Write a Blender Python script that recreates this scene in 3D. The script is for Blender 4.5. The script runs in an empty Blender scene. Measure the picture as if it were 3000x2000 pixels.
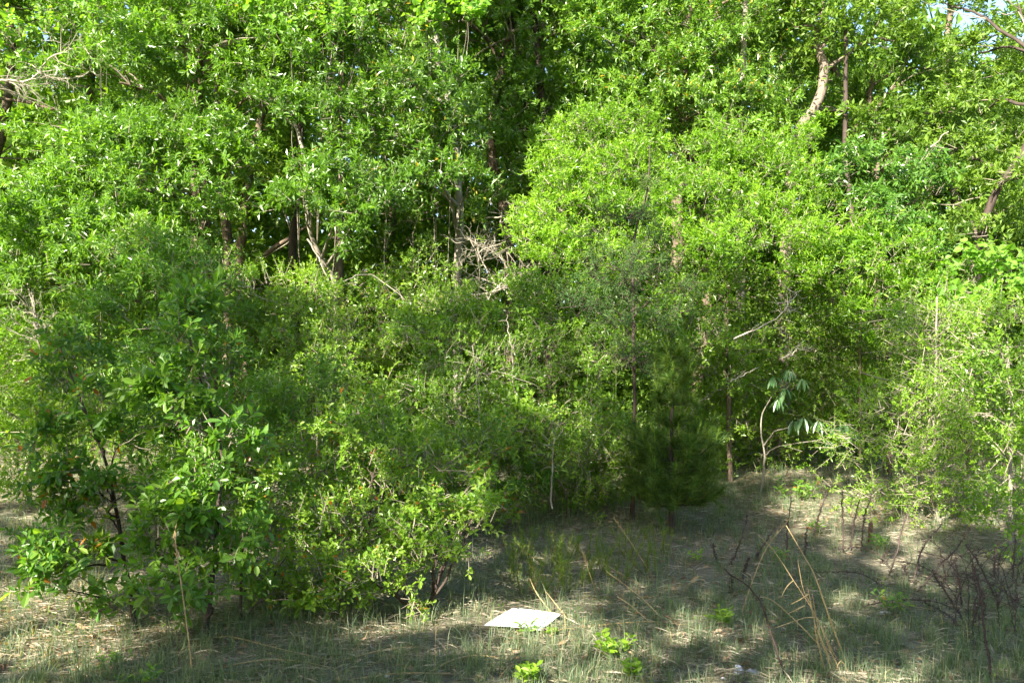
import bpy, math, random
import numpy as np
from mathutils import Vector, Matrix

random.seed(11)
rng = np.random.default_rng(11)
SC = bpy.context.scene
COL = SC.collection

# ------------------------------------------------------------------ camera, sky, sun, exposure
F = 2355.0            # focal length in pixels of the 3000 px wide photograph
CAMH = 2.3
HOR = 1050.0
cam = bpy.data.cameras.new('camera')
cam.sensor_width = 36.0
cam.lens = F / 3000 * 36
cam.shift_y = 50 / 3000
cam.clip_start = 0.05
cam.clip_end = 2000
camo = bpy.data.objects.new('camera', cam)
camo.location = (0, 0, CAMH)
camo.rotation_euler = (math.radians(90), 0, 0)
COL.objects.link(camo)
SC.camera = camo

SUN_EL, SUN_AZ = math.radians(32), math.radians(35)       # behind the camera, off to its left
S = Vector((-math.sin(SUN_AZ) * math.cos(SUN_EL), -math.cos(SUN_AZ) * math.cos(SUN_EL), math.sin(SUN_EL)))
world = bpy.data.worlds.new('World')
SC.world = world
world.use_nodes = True
wn = world.node_tree
bg = wn.nodes['Background']
sky = wn.nodes.new('ShaderNodeTexSky')
sky.sky_type = 'NISHITA'
sky.sun_disc = False
sky.sun_elevation = SUN_EL
sky.sun_rotation = math.atan2(S.x, S.y)
sky.air_density = 1.0
sky.dust_density = 1.6
sky.ozone_density = 1.0
wn.links.new(sky.outputs[0], bg.inputs[0])
bg.inputs[1].default_value = 0.10
sl = bpy.data.lights.new('sun', 'SUN')
sl.energy = 5.0
sl.angle = math.radians(0.5)
sl.color = (1.0, 0.94, 0.80)
so = bpy.data.objects.new('sun', sl)
so.rotation_euler = S.to_track_quat('Z', 'Y').to_euler()
so.location = S * 60
COL.objects.link(so)
SC.view_settings.view_transform = 'Standard'
SC.view_settings.look = 'None'
SC.view_settings.gamma = 1
SC.view_settings.use_curve_mapping = False
SC.view_settings.exposure = 2.3
SC.cycles.max_bounces = 8
SC.cycles.diffuse_bounces = 4
SC.cycles.glossy_bounces = 2
SC.cycles.transmission_bounces = 6
SC.cycles.caustics_reflective = False
SC.cycles.caustics_refractive = False

# ------------------------------------------------------------------ helpers
def gz(x, y):
    x = np.asarray(x, float); y = np.asarray(y, float)
    r = 0.06 * np.clip(y - 8, 0, 30)
    r = r + 0.035 * np.sin(x * 0.9 + 0.4) * np.sin(y * 0.7) + 0.02 * np.sin(x * 2.3 + y * 1.7) + 0.012 * np.sin(x * 5.1 - y * 3.9)
    return r

def W(px, py, Y):
    return np.array([(px - 1500) / F * Y, Y, CAMH + (HOR - py) / F * Y])

def G(px, py):
    lo, hi = 2.0, 60.0
    for _ in range(50):
        m = (lo + hi) / 2
        p = W(px, py, m)
        if p[2] > gz(p[0], m): lo = m
        else: hi = m
    p = W(px, py, lo)
    p[2] = gz(p[0], lo)
    return p

def nrm(a):
    return a / np.maximum(np.linalg.norm(a, axis=-1, keepdims=True), 1e-9)

class Buf:
    def __init__(s):
        s.V = []; s.T = []; s.Q = []; s.rt = []; s.rq = []; s.n = 0
    def add(s, V, T=None, Q=None, rt=None, rq=None):
        V = np.asarray(V, np.float32).reshape(-1, 3)
        if T is not None and len(T):
            T = np.asarray(T, np.int64)
            s.T.append(T + s.n); s.rt.append(np.full(len(T), 0.5) if rt is None else rt)
        if Q is not None and len(Q):
            Q = np.asarray(Q, np.int64)
            s.Q.append(Q + s.n); s.rq.append(np.full(len(Q), 0.5) if rq is None else rq)
        s.V.append(V); s.n += len(V)
    def mesh(s, name, mat, smooth=False, origin=None):
        me = bpy.data.meshes.new(name)
        if not s.n: return me
        V = np.concatenate(s.V)
        if origin is not None: V = V - np.asarray(origin, np.float32)
        T = np.concatenate(s.T) if s.T else np.zeros((0, 3), np.int64)
        Q = np.concatenate(s.Q) if s.Q else np.zeros((0, 4), np.int64)
        loops = np.concatenate([T.ravel(), Q.ravel()]).astype(np.int32)
        starts = np.concatenate([np.arange(len(T)) * 3, len(T) * 3 + np.arange(len(Q)) * 4]).astype(np.int32)
        me.vertices.add(len(V)); me.vertices.foreach_set('co', V.astype(np.float32).ravel())
        me.loops.add(len(loops)); me.loops.foreach_set('vertex_index', loops)
        me.polygons.add(len(starts)); me.polygons.foreach_set('loop_start', starts)
        me.polygons.foreach_set('use_smooth', np.full(len(starts), smooth))
        r = np.concatenate([np.concatenate(s.rt) if s.rt else np.zeros(0), np.concatenate(s.rq) if s.rq else np.zeros(0)]).astype(np.float32)
        a = me.attributes.new('rnd', 'FLOAT', 'FACE'); a.data.foreach_set('value', r)
        me.materials.append(mat)
        me.update(calc_edges=True)
        return me
    def build(s, name, mat, parent=None, smooth=False, kind=None, origin=None):
        o = bpy.data.objects.new(name, s.mesh(name, mat, smooth, parent_loc(parent) if parent else origin))
        if origin is not None and parent is None: o.location = [float(v) for v in origin]
        COL.objects.link(o)
        if parent: o.parent = parent
        if kind: o['kind'] = kind
        return o

def parent_loc(p):
    return np.array(p.location) if p else np.zeros(3)

def tag(o, label, cat, group=None):
    o['label'] = label; o['category'] = cat
    if group: o['group'] = group
    return o

def thing(name, label, cat, loc, group=None):
    o = bpy.data.objects.new(name, None)
    o.empty_display_size = 0.1
    o.location = [float(v) for v in loc]
    COL.objects.link(o)
    return tag(o, label, cat, group)

def tube(buf, P, R, sides=5, rnd=0.5, cap=True, rough=0.0):
    """one tapered tube along the polyline P"""
    P = np.asarray(P, float); n = len(P)
    R = np.broadcast_to(np.asarray(R, float), (n,))
    t = np.gradient(P, axis=0); t = nrm(t)
    ref = np.array([0, 0, 1.0]) if abs(t[:, 2]).mean() < 0.8 else np.array([0, 1.0, 0])
    a = nrm(np.cross(t, ref)); b = np.cross(t, a)
    th = np.arange(sides) / sides * 2 * math.pi
    rr = R[:, None]
    if rough: rr = rr * (1 + rough * rng.normal(size=(n, sides)))
    else: rr = np.repeat(rr, sides, 1)
    V = P[:, None] + rr[..., None] * (np.cos(th)[None, :, None] * a[:, None] + np.sin(th)[None, :, None] * b[:, None])
    V = V.reshape(-1, 3)
    i = np.arange(n - 1)[:, None] * sides; j = np.arange(sides)[None]; k = (j + 1) % sides
    Q = np.stack([i + j, i + k, i + sides + k, i + sides + j], -1).reshape(-1, 4)
    T = None
    if cap:
        V = np.vstack([V, P[-1:] + t[-1:] * R[-1]])
        l = (n - 1) * sides
        T = [(l + q, l + (q + 1) % sides, n * sides) for q in range(sides)]
    buf.add(V, T, Q, None if T is None else np.full(len(T), rnd), np.full(len(Q), rnd))

def smooth_line(P, n, wob=0.0):
    """Catmull-Rom through the points"""
    P = np.asarray(P, float)
    if len(P) == 2:
        s = np.linspace(0, 1, n)[:, None]
        out = P[0] * (1 - s) + P[1] * s
    else:
        X = np.vstack([2 * P[0] - P[1], P, 2 * P[-1] - P[-2]])
        u = np.linspace(0, len(P) - 1 - 1e-6, n)
        i = u.astype(int); f = (u - i)[:, None]
        a, b, c, d = X[i], X[i + 1], X[i + 2], X[i + 3]
        out = 0.5 * ((2 * b) + (c - a) * f + (2 * a - 5 * b + 4 * c - d) * f ** 2 + (3 * b - a - 3 * c + d) * f ** 3)
    if wob:
        w = rng.normal(size=out.shape) * wob; w[0] = 0
        out = out + w
    return out

def sticks(buf, A, B, ra, rb, rnd=None):
    """many thin three-sided straight sticks at once"""
    A = np.asarray(A); B = np.asarray(B); n = len(A)
    if not n: return
    d = nrm(B - A); ref = np.tile([0.3, 0.2, 0.93], (n, 1))
    a = nrm(np.cross(d, ref)); b = np.cross(d, a)
    V = []
    for base, r in ((A, ra), (B, rb)):
        for k in range(3):
            th = k * 2.0944
            V.append(base + r * (math.cos(th) * a + math.sin(th) * b))
    V = np.stack(V, 1)
    o = np.arange(n)[:, None] * 6
    Q = np.concatenate([o + np.array(q) for q in ([0, 1, 4, 3], [1, 2, 5, 4], [2, 0, 3, 5])])
    r = rng.random(n) if rnd is None else rnd
    buf.add(V.reshape(-1, 3), None, Q, None, np.tile(r, 3))

def leaf_frame(D, N):
    D = nrm(D); Sd = nrm(np.cross(D, N)); N = np.cross(Sd, D)
    return Sd, D, N

def leaves(buf, B, D, N, L, Wd, shape='d', rnd=None, curl=0.12):
    n = len(B)
    if not n: return
    Sd, D, N = leaf_frame(D, N)
    L = np.broadcast_to(L, (n,))[:, None]; Wd = np.broadcast_to(Wd, (n,))[:, None]
    r = rng.random(n) if rnd is None else rnd
    up = N * Wd * 0.16
    if shape == 'd':
        V = np.stack([B, B + D * L * .52 + Sd * Wd * .5 + up, B + D * L - N * L * curl, B + D * L * .52 - Sd * Wd * .5 + up], 1)
        o = np.arange(n)[:, None] * 4
        T = np.concatenate([o + np.array([0, 1, 2]), o + np.array([0, 2, 3])])
        buf.add(V.reshape(-1, 3), T, None, np.tile(r, 2))
    elif shape == 'n':      # needle: one slim triangle
        V = np.stack([B - Sd * Wd * .5, B + Sd * Wd * .5, B + D * L - N * L * curl], 1)
        o = np.arange(n)[:, None] * 3
        buf.add(V.reshape(-1, 3), o + np.array([0, 1, 2]), None, r)
    else:                   # rounded leaf of two bent halves
        a, b, wa, wb = (.28, .68, .36, .5) if shape == 'o' else (.25, .62, .42, .46)
        c1 = N * L * curl
        V = np.stack([B, B + D * L * a + Sd * Wd * wa + up, B + D * L * b + Sd * Wd * wb + up - c1 * .4, B + D * L - c1,
                      B + D * L * b - Sd * Wd * wb + up - c1 * .4, B + D * L * a - Sd * Wd * wa + up], 1)
        o = np.arange(n)[:, None] * 6
        Q = np.concatenate([o + np.array([0, 1, 2, 3]), o + np.array([0, 3, 4, 5])])
        buf.add(V.reshape(-1, 3), None, Q, None, np.tile(r, 2))

# ------------------------------------------------------------------ materials
def nt(name):
    m = bpy.data.materials.new(name); m.use_nodes = True
    t = m.node_tree
    return m, t, t.nodes['Principled BSDF'], t.nodes['Material Output']

def ramp(t, stops, fac):
    r = t.nodes.new('ShaderNodeValToRGB')
    e = r.color_ramp.elements
    while len(e) < len(stops): e.new(0.5)
    for el, (p, c) in zip(e, stops):
        el.position = p; el.color = (*c, 1)
    t.links.new(fac, r.inputs[0])
    return r.outputs[0]

def mat_rnd(t):
    a = t.nodes.new('ShaderNodeAttribute'); a.attribute_name = 'rnd'
    oi = t.nodes.new('ShaderNodeObjectInfo')
    s = t.nodes.new('ShaderNodeMath'); s.operation = 'ADD'
    t.links.new(a.outputs['Fac'], s.inputs[0]); t.links.new(oi.outputs['Random'], s.inputs[1])
    f = t.nodes.new('ShaderNodeMath'); f.operation = 'FRACT'
    t.links.new(s.outputs[0], f.inputs[0])
    return f.outputs[0]

def leaf_mat(name, dark, mid, light, rough=.42, trans=.42, spec=.5, odd=None):
    m, t, p, out = nt(name)
    st = [(0, dark), (.45, mid), (.9, light)]
    if odd: st += [(.985, light), (.990, odd)]
    c = ramp(t, st, mat_rnd(t))
    t.links.new(c, p.inputs['Base Color'])
    p.inputs['Roughness'].default_value = rough
    p.inputs['Specular IOR Level'].default_value = spec
    tr = t.nodes.new('ShaderNodeBsdfTranslucent')
    mul = t.nodes.new('ShaderNodeMix'); mul.data_type = 'RGBA'; mul.blend_type = 'MULTIPLY'
    mul.inputs[0].default_value = 1
    t.links.new(c, mul.inputs[6]); mul.inputs[7].default_value = (2.2, 2.25, 0.7, 1)
    t.links.new(mul.outputs[2], tr.inputs[0])
    mx = t.nodes.new('ShaderNodeMixShader'); mx.inputs[0].default_value = trans
    t.links.new(p.outputs[0], mx.inputs[1]); t.links.new(tr.outputs[0], mx.inputs[2])
    t.links.new(mx.outputs[0], out.inputs[0])
    return m

def bark_mat(name, a, b, scale=6, stretch=(1, 1, .25), rough=.85, bump=.5, speck=None):
    m, t, p, out = nt(name)
    tc = t.nodes.new('ShaderNodeTexCoord'); mp = t.nodes.new('ShaderNodeMapping')
    mp.inputs['Scale'].default_value = stretch
    t.links.new(tc.outputs['Object'], mp.inputs[0])
    n = t.nodes.new('ShaderNodeTexNoise'); n.inputs['Scale'].default_value = scale; n.inputs['Detail'].default_value = 8
    n.inputs['Roughness'].default_value = .7
    t.links.new(mp.outputs[0], n.inputs[0])
    st = [(.3, a), (.62, b)]
    if speck: st += [(.75, speck)]
    c = ramp(t, st, n.outputs[0])
    t.links.new(c, p.inputs['Base Color'])
    p.inputs['Roughness'].default_value = rough
    p.inputs['Specular IOR Level'].default_value = .2
    bp = t.nodes.new('ShaderNodeBump'); bp.inputs['Strength'].default_value = bump; bp.inputs['Distance'].default_value = .02
    t.links.new(n.outputs[0], bp.inputs['Height']); t.links.new(bp.outputs[0], p.inputs['Normal'])
    return m

M = {}
M['oak'] = leaf_mat('oak_leaf', (0.050, 0.110, 0.010), (0.090, 0.188, 0.015), (0.150, 0.268, 0.027), rough=.38, trans=.38, spec=.75, odd=(0.340, 0.240, 0.030))
M['oak_far'] = leaf_mat('far_oak_leaf', (0.053, 0.110, 0.013), (0.090, 0.168, 0.016), (0.140, 0.226, 0.027), rough=.42, trans=.38, spec=.35)
M['young'] = leaf_mat('young_oak_leaf', (0.082, 0.174, 0.010), (0.135, 0.257, 0.014), (0.195, 0.326, 0.025), rough=.36, trans=.42, spec=.4)
M['yaupon'] = leaf_mat('yaupon_leaf', (0.069, 0.146, 0.014), (0.124, 0.229, 0.018), (0.198, 0.312, 0.031), rough=.34, trans=.42, spec=.5, odd=(0.300, 0.220, 0.100))
M['broad'] = leaf_mat('broad_leaf', (0.061, 0.147, 0.021), (0.103, 0.205, 0.025), (0.180, 0.279, 0.035), rough=.36, trans=.40, spec=.4, odd=(0.320, 0.120, 0.020))
M['sparkle'] = leaf_mat('sparkleberry_leaf', (0.070, 0.157, 0.014), (0.114, 0.215, 0.019), (0.188, 0.289, 0.031), rough=.36, trans=.42, spec=.4, odd=(0.400, 0.120, 0.030))
M['laurel'] = leaf_mat('laurel_leaf', (0.037, 0.105, 0.016), (0.063, 0.152, 0.021), (0.109, 0.210, 0.031), rough=.26, trans=.34, spec=.6)
M['vine'] = leaf_mat('grapevine_leaf', (0.095, 0.210, 0.023), (0.132, 0.262, 0.027), (0.177, 0.310, 0.041), rough=.5, trans=.42, spec=.3)
M['pine'] = leaf_mat('pine_needle', (0.028, 0.084, 0.014), (0.054, 0.118, 0.016), (0.125, 0.168, 0.022), rough=.5, trans=.28, spec=.3)
M['pine_old'] = leaf_mat('pine_needle', (0.027, 0.100, 0.014), (0.050, 0.141, 0.016), (0.109, 0.200, 0.023), rough=.5, trans=.30, spec=.3)
M['candle'] = leaf_mat('pine_candle_needle', (0.109, 0.200, 0.023), (0.154, 0.246, 0.029), (0.208, 0.284, 0.041), rough=.5, trans=.35, spec=.3)
M['cedar'] = leaf_mat('cedar_spray', (0.038, 0.083, 0.023), (0.056, 0.110, 0.029), (0.083, 0.136, 0.031), rough=.6, trans=.25, spec=.2)
M['seedling'] = leaf_mat('seedling_leaf', (0.099, 0.200, 0.013), (0.150, 0.257, 0.016), (0.195, 0.305, 0.025), rough=.42, trans=.44, spec=.3)
M['umbrella'] = leaf_mat('sourwood_leaf', (0.061, 0.141, 0.051), (0.093, 0.184, 0.068), (0.131, 0.221, 0.093), rough=.34, trans=.36)
M['fennel'] = leaf_mat('feathery_weed', (0.082, 0.141, 0.021), (0.118, 0.188, 0.025), (0.163, 0.231, 0.040), rough=.6, trans=.40, spec=.2, odd=(0.220, 0.120, 0.060))
M['grass'] = leaf_mat('grass_blade', (.085, .130, .070), (.140, .185, .108), (.235, .255, .160), rough=.55, trans=.38, spec=.25, odd=(.40, .34, .18))
M['straw'] = leaf_mat('dry_straw', (.15, .125, .095), (.245, .21, .16), (.40, .35, .27), rough=.7, trans=.15, spec=.2)
M['litter'] = leaf_mat('dead_leaf', (.16, .085, .045), (.26, .15, .085), (.40, .29, .19), rough=.6, trans=.2)
M['bark'] = bark_mat('brown_bark', (.06, .045, .032), (.17, .125, .09), 9, (2, 2, .35), bump=.9)
M['barkpale'] = bark_mat('pale_bark', (.16, .135, .105), (.27, .24, .195), 7, (1.6, 1.6, .5), speck=(.34, .32, .27))
M['barkmid'] = bark_mat('scaly_brown_bark', (.10, .075, .058), (.24, .19, .15), 16, (2, 2, .5), bump=1.0)
M['barkdark'] = bark_mat('dark_stem', (.030, .022, .018), (.075, .055, .045), 14)
M['barkred'] = bark_mat('rusty_pine_bark', (.075, .045, .030), (.17, .10, .06), 16)
M['twig'] = bark_mat('grey_twig', (.13, .105, .08), (.30, .26, .20), 12)
M['deadtwig'] = bark_mat('bleached_twig', (.17, .145, .11), (.36, .32, .255), 9)
M['gold'] = bark_mat('golden_stalk', (.30, .20, .085), (.46, .34, .17), 25, rough=.6, bump=.2)
M['weed'] = bark_mat('dead_weed', (.032, .023, .020), (.090, .066, .056), 30)

# ------------------------------------------------------------------ ground
def make_ground():
    xs = np.concatenate([np.linspace(-600, -14, 14), np.linspace(-13, 13, 110), np.linspace(14, 600, 14)])
    ys = np.concatenate([np.linspace(-600, 3, 12), np.linspace(3.2, 20, 100), np.linspace(21, 900, 16)])
    X, Y = np.meshgrid(xs, ys)
    fine = (np.abs(X) < 13.5) & (Y > 3.1) & (Y < 20.5)
    Z = gz(X, Y) + np.where(fine, 0.012 * rng.normal(size=X.shape), 0)
    V = np.stack([X, Y, Z], -1).reshape(-1, 3)
    nx = len(xs); ny = len(ys)
    i = np.arange(ny - 1)[:, None] * nx; j = np.arange(nx - 1)[None]
    Q = np.stack([i + j, i + j + 1, i + nx + j + 1, i + nx + j], -1).reshape(-1, 4)
    b = Buf(); b.add(V, None, Q)
    m, t, p, out = nt('matted_grass_soil')
    tc = t.nodes.new('ShaderNodeTexCoord')
    n1 = t.nodes.new('ShaderNodeTexNoise'); n1.inputs['Scale'].default_value = 1.4; n1.inputs['Detail'].default_value = 6
    mp = t.nodes.new('ShaderNodeMapping'); mp.inputs['Scale'].default_value = (14, 55, 30)
    n2 = t.nodes.new('ShaderNodeTexNoise'); n2.inputs['Scale'].default_value = 1.0; n2.inputs['Detail'].default_value = 8; n2.inputs['Roughness'].default_value = .75
    t.links.new(tc.outputs['Object'], n1.inputs[0]); t.links.new(tc.outputs['Object'], mp.inputs[0]); t.links.new(mp.outputs[0], n2.inputs[0])
    c1 = ramp(t, [(.3, (.085, .075, .058)), (.5, (.18, .165, .12)), (.68, (.29, .265, .20))], n2.outputs[0])
    c2 = ramp(t, [(.3, (.10, .085, .055)), (.5, (.17, .165, .095)), (.7, (.17, .115, .07))], n1.outputs[0])
    mx = t.nodes.new('ShaderNodeMix'); mx.data_type = 'RGBA'; mx.inputs[0].default_value = .4
    t.links.new(c1, mx.inputs[6]); t.links.new(c2, mx.inputs[7]); t.links.new(mx.outputs[2], p.inputs['Base Color'])
    p.inputs['Roughness'].default_value = .95; p.inputs['Specular IOR Level'].default_value = .1
    bp = t.nodes.new('ShaderNodeBump'); bp.inputs['Strength'].default_value = .8; bp.inputs['Distance'].default_value = .03
    t.links.new(n2.outputs[0], bp.inputs['Height']); t.links.new(bp.outputs[0], p.inputs['Normal'])
    o = b.build('ground', m, smooth=True)
    o['kind'] = 'structure'
make_ground()

# ------------------------------------------------------------------ foliage engine
SPEC = {   # leaf length, width, outline, leaves per twig, twig length, material, leaf density
    'oak':      dict(L=.092, W=.033, sh='d', n=12, tl=.19, mat='oak', lai=3.1, droop=.05),
    'oakfar':   dict(L=.105, W=.040, sh='d', n=10,  tl=.22, mat='oak_far', lai=3.0, droop=.0),
    'young':    dict(L=.068, W=.023, sh='d', n=10, tl=.17, mat='young', lai=3.0, droop=-.05),
    'yaupon':   dict(L=.046, W=.024, sh='d', n=11, tl=.22, mat='yaupon', lai=2.5, droop=.0),
    'fine':     dict(L=.036, W=.017, sh='d', n=12, tl=.24, mat='young', lai=1.0, droop=.0),
    'willowoak':dict(L=.090, W=.024, sh='d', n=10, tl=.20, mat='broad', lai=3.0, droop=.0),
    'broad':    dict(L=.080, W=.036, sh='o', n=9,  tl=.20, mat='broad', lai=2.3, droop=.05),
    'sparkle':  dict(L=.046, W=.023, sh='o', n=9,  tl=.15, mat='sparkle', lai=2.0, droop=.1),
    'laurel':   dict(L=.105, W=.038, sh='d', n=9,  tl=.20, mat='laurel', lai=3.4, droop=.15),
    'vine':     dict(L=.095, W=.090, sh='r', n=6,  tl=.35, mat='vine', lai=2.0, droop=.4),
    'cedar':    dict(L=.060, W=.012, sh='d', n=14, tl=.20, mat='cedar', lai=2.0, droop=.2),
}
_leafmesh = {}
def leaf_mesh(sp):
    if sp not in _leafmesh:
        s = SPEC[sp]; b = Buf()
        leaves(b, np.zeros((1, 3)), np.array([[0, 1., 0]]), np.array([[0, 0, 1.]]), 1.0, s['W'] / s['L'], 'o' if s['sh'] == 'd' else s['sh'], np.zeros(1))
        _leafmesh[sp] = b.mesh('leaf', M[s['mat']])
    return _leafmesh[sp]

def leaf_objects(parent, sp, B, D, N, L):
    me = leaf_mesh(sp)
    Sd, D, N = leaf_frame(D, N)
    pl = parent_loc(parent)
    for i in range(len(B)):
        o = bpy.data.objects.new('leaf', me)
        l = float(L[i])
        m = Matrix.Identity(4)
        for r in range(3):
            m[r][0] = Sd[i, r] * l; m[r][1] = D[i, r] * l; m[r][2] = N[i, r] * l; m[r][3] = B[i, r] - pl[r]
        o.parent = parent
        o.matrix_basis = m
        COL.objects.link(o)

def lobe_points(c, r, ntw, per_clump=14, front=.55, csize=.24):
    """twigs gathered in clumps over the shell of one ellipsoid lobe: base, outward direction, outer score, clump centre"""
    nc = max(3, int(ntw / per_clump))
    u = nrm(rng.normal(size=(nc * 4, 3)))
    keep = rng.random(len(u)) < (1 - front) + front * np.clip(.5 - u[:, 1] * .5 + u[:, 2] * .25, 0, 1)
    if front > 0: keep &= (u[:, 2] > -.3) | (rng.random(len(u)) < .25)
    u = u[keep][:nc]; nc = len(u)
    f = .58 + .42 * rng.random(nc) ** .5
    # lumpy outline
    f *= 1 + .16 * np.sin(u[:, 0] * 5 + c[0] * 3) * np.sin(u[:, 2] * 6 + c[2] * 2) + .07 * rng.normal(size=nc)
    f *= np.where(rng.random(nc) < .12, rng.uniform(1.08, 1.4, nc), 1.0)
    C = c + u * f[:, None] * r
    k = np.repeat(np.arange(nc), per_clump)
    cs = csize * (0.6 + .8 * rng.random(nc))
    P = C[k] + rng.normal(size=(len(k), 3)) * cs[k][:, None] * np.array([.66, .66, .30])
    D = nrm(u[k] * .8 + rng.normal(size=(len(k), 3)) * .55 + np.array([0, -.1, .22]))
    score = f[k] * (.35 - u[k, 1] + .3 * u[k, 2]) + rng.normal(size=len(k)) * .1
    return P, D, score, C, k

def twig_leaves(P, D, sp, scale=1.0):
    s = SPEC[sp]; n = s['n']; N0 = len(P)
    tl = s['tl'] * scale * (.6 + .8 * rng.random(N0))
    a = nrm(np.cross(D, np.array([.21, .33, .92]))); b = np.cross(D, a)
    ph0 = rng.random(N0) * 6.28
    Bs, Ds, Ns, Ls = [], [], [], []
    for k in range(n):
        t = .30 + .70 * (k + .3 * rng.random(N0)) / n
        ph = ph0 + k * 2.4
        rad = a * np.cos(ph)[:, None] + b * np.sin(ph)[:, None]
        w = (.35 + .65 * (k / n) ** 2)[..., None] if isinstance(k / n, np.ndarray) else (.35 + .75 * (k / n) ** 2)
        d = nrm(D * w + rad * .85 + rng.normal(size=(N0, 3)) * .22 + np.array([0, 0, .10 - s['droop']]))
        nn = np.array([-.10, -.22, .75]) + D * .3 + rng.normal(size=(N0, 3)) * .55
        Bs.append(P + D * (tl * t)[:, None]); Ds.append(d); Ns.append(nn)
        Ls.append(s['L'] * scale * np.clip(.9 + .28 * rng.normal(size=N0), .4, 1.5))
    return (np.concatenate(Bs), np.concatenate(Ds), np.concatenate(Ns), np.concatenate(Ls), np.tile(np.arange(N0), n), tl)

DENS = 1.0
def plant(name, label, cat, base, sp, lobes, trunk=None, r0=.08, r1=.03, bark='bark', group=None, nleaf=0, dens=1.0, scale=1.0,
          twigmat='twig', stems=.5, trunk_sides=9, front=.55, csize=None, extra=None, per_clump=14, branches=True, holes=None, rough=.06):
    """one tree or bush: trunk, branches to every lobe, twig mass, crown of leaves and single leaf parts.
    lobes: (x, y, z, rx, ry, rz) in metres"""
    s = SPEC[sp]
    t = thing(name, label, cat, base, group)
    tw = Buf(); crown = Buf()
    if trunk is not None:
        tp = smooth_line(trunk, 22, wob=r0 * .10)
        tr = r0 + (r1 - r0) * np.linspace(0, 1, 22) ** .8
        tr[0] *= 1.35; tr[1] *= 1.1
        b = Buf(); tube(b, tp, tr, trunk_sides, rough=rough)
        b.build('trunk', M[bark], t, smooth=True)
    else:
        tp = np.array([base, np.asarray(base) + [0, 0, .3]]); tr = np.array([r0, r0])
    allB = []; scale0 = scale
    for lobe in lobes:
        x, y, z, rx, ry, rz = lobe[:6]; scale = scale0 * (lobe[6] if len(lobe) > 6 else 1.0)
        c = np.array([x, y, z]); r = np.array([rx, ry, rz])
        area = math.pi * rx * rz
        la = (.5 if s['sh'] == 'd' else .68) * s['L'] * s['W'] * scale ** 2
        ntw = int(area * s['lai'] * dens * DENS / la / s['n'])
        cs = csize or min(.32, .32 * min(rx, rz) + .06)
        P, D, score, C, ck = lobe_points(c, r, ntw, per_clump, front, cs)
        ok = P[:, 2] > gz(P[:, 0], P[:, 1]) + .03
        if holes is not None: ok &= holes(P)
        P, D, score, ck = P[ok], D[ok], score[ok], ck[ok]
        tint = rng.random(len(C)) * .45 + rng.random() * .2; size = rng.uniform(.82, 1.2, len(C))
        if not len(P): continue
        B, Dl, N, L, own, tl = twig_leaves(P, D, sp, scale)
        ok = B[:, 2] > gz(B[:, 0], B[:, 1]) + .01
        B, Dl, N, L, own = B[ok], Dl[ok], N[ok], L[ok], own[ok]
        L = L * size[ck[own]]
        allB.append((B, Dl, N, L, score[own], np.clip(tint[ck[own]] + .35 * rng.random(len(L)), 0, .999)))
        # stems of a share of the twigs
        if stems > 0:
            q = rng.random(len(P)) < stems
            sticks(tw, P[q] - D[q] * .06, P[q] + D[q] * tl[q][:, None], .0035 * scale + .0008, .0012)
        # branch to the lobe and boughs to its clumps
        if branches:
            d = np.linalg.norm(tp - (c - [0, 0, .35 * rz + .25 * np.linalg.norm((tp[0] - c)[:2])]), axis=1)
            i = int(np.argmin(d)); a = tp[i]
            mid = (a + c) / 2 + [0, 0, .12 * np.linalg.norm(c - a)] + rng.normal(size=3) * .08
            bl = smooth_line([a, mid, c], 9, wob=.012)
            ra = min(tr[min(i, len(tr) - 1)] * .6, .012 + .03 * max(rx, rz))
            bb = Buf(); tube(bb, bl, np.linspace(ra, ra * .4, 9), 6)
            bb.build('branch', M[bark], t, smooth=True)
            sel = C[rng.permutation(len(C))[:max(3, len(C) // 5)]]
            for cc in sel:
                k = rng.integers(3, 9)
                p0 = bl[k]; md = (p0 + cc) / 2 + rng.normal(size=3) * .06 + [0, 0, .05]
                tube(tw, smooth_line([p0, md, cc], 5, wob=.01), np.linspace(ra * .38, .004, 5), 4, rnd=rng.random(), cap=False)
    if extra: extra(tw)
    if allB:
        B, Dl, N, L, sc, rn = [np.concatenate(x) for x in zip(*allB)]
        w = L * s['W'] / s['L']
        m = np.ones(len(B), bool)
        if nleaf:
            top = np.argsort(-sc)[:max(nleaf, int(len(B) * .22))]
            pick = rng.choice(top, min(nleaf, len(top)), replace=False)
            m[pick] = False
            leaf_objects(t, sp, B[pick], Dl[pick], N[pick], L[pick] * 1.08)
        leaves(crown, B[m], Dl[m], N[m], L[m], w[m], s['sh'], rn[m])
        crown.build('crown', M[s['mat']], t, kind='stuff')
    if tw.n: tw.build('twig_mass', M[twigmat], t, kind='stuff')
    return t

def LB(px, py, Y, rx, ry, rz=None, k=None):
    """a lobe at a photo position and a depth in metres; radii in photo pixels at that depth (rz = its depth radius in metres)"""
    p = W(px, py, Y); m = Y / F
    return (p[0], p[1], p[2], rx * m, rz if rz else (rx + ry) / 2 * m, ry * m) + ((k,) if k else ())

def TL(*pts):
    return [W(*p) for p in pts]

def root(px, Y):
    x = (px - 1500) / F * Y
    return np.array([x, Y, float(gz(x, Y))])

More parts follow.
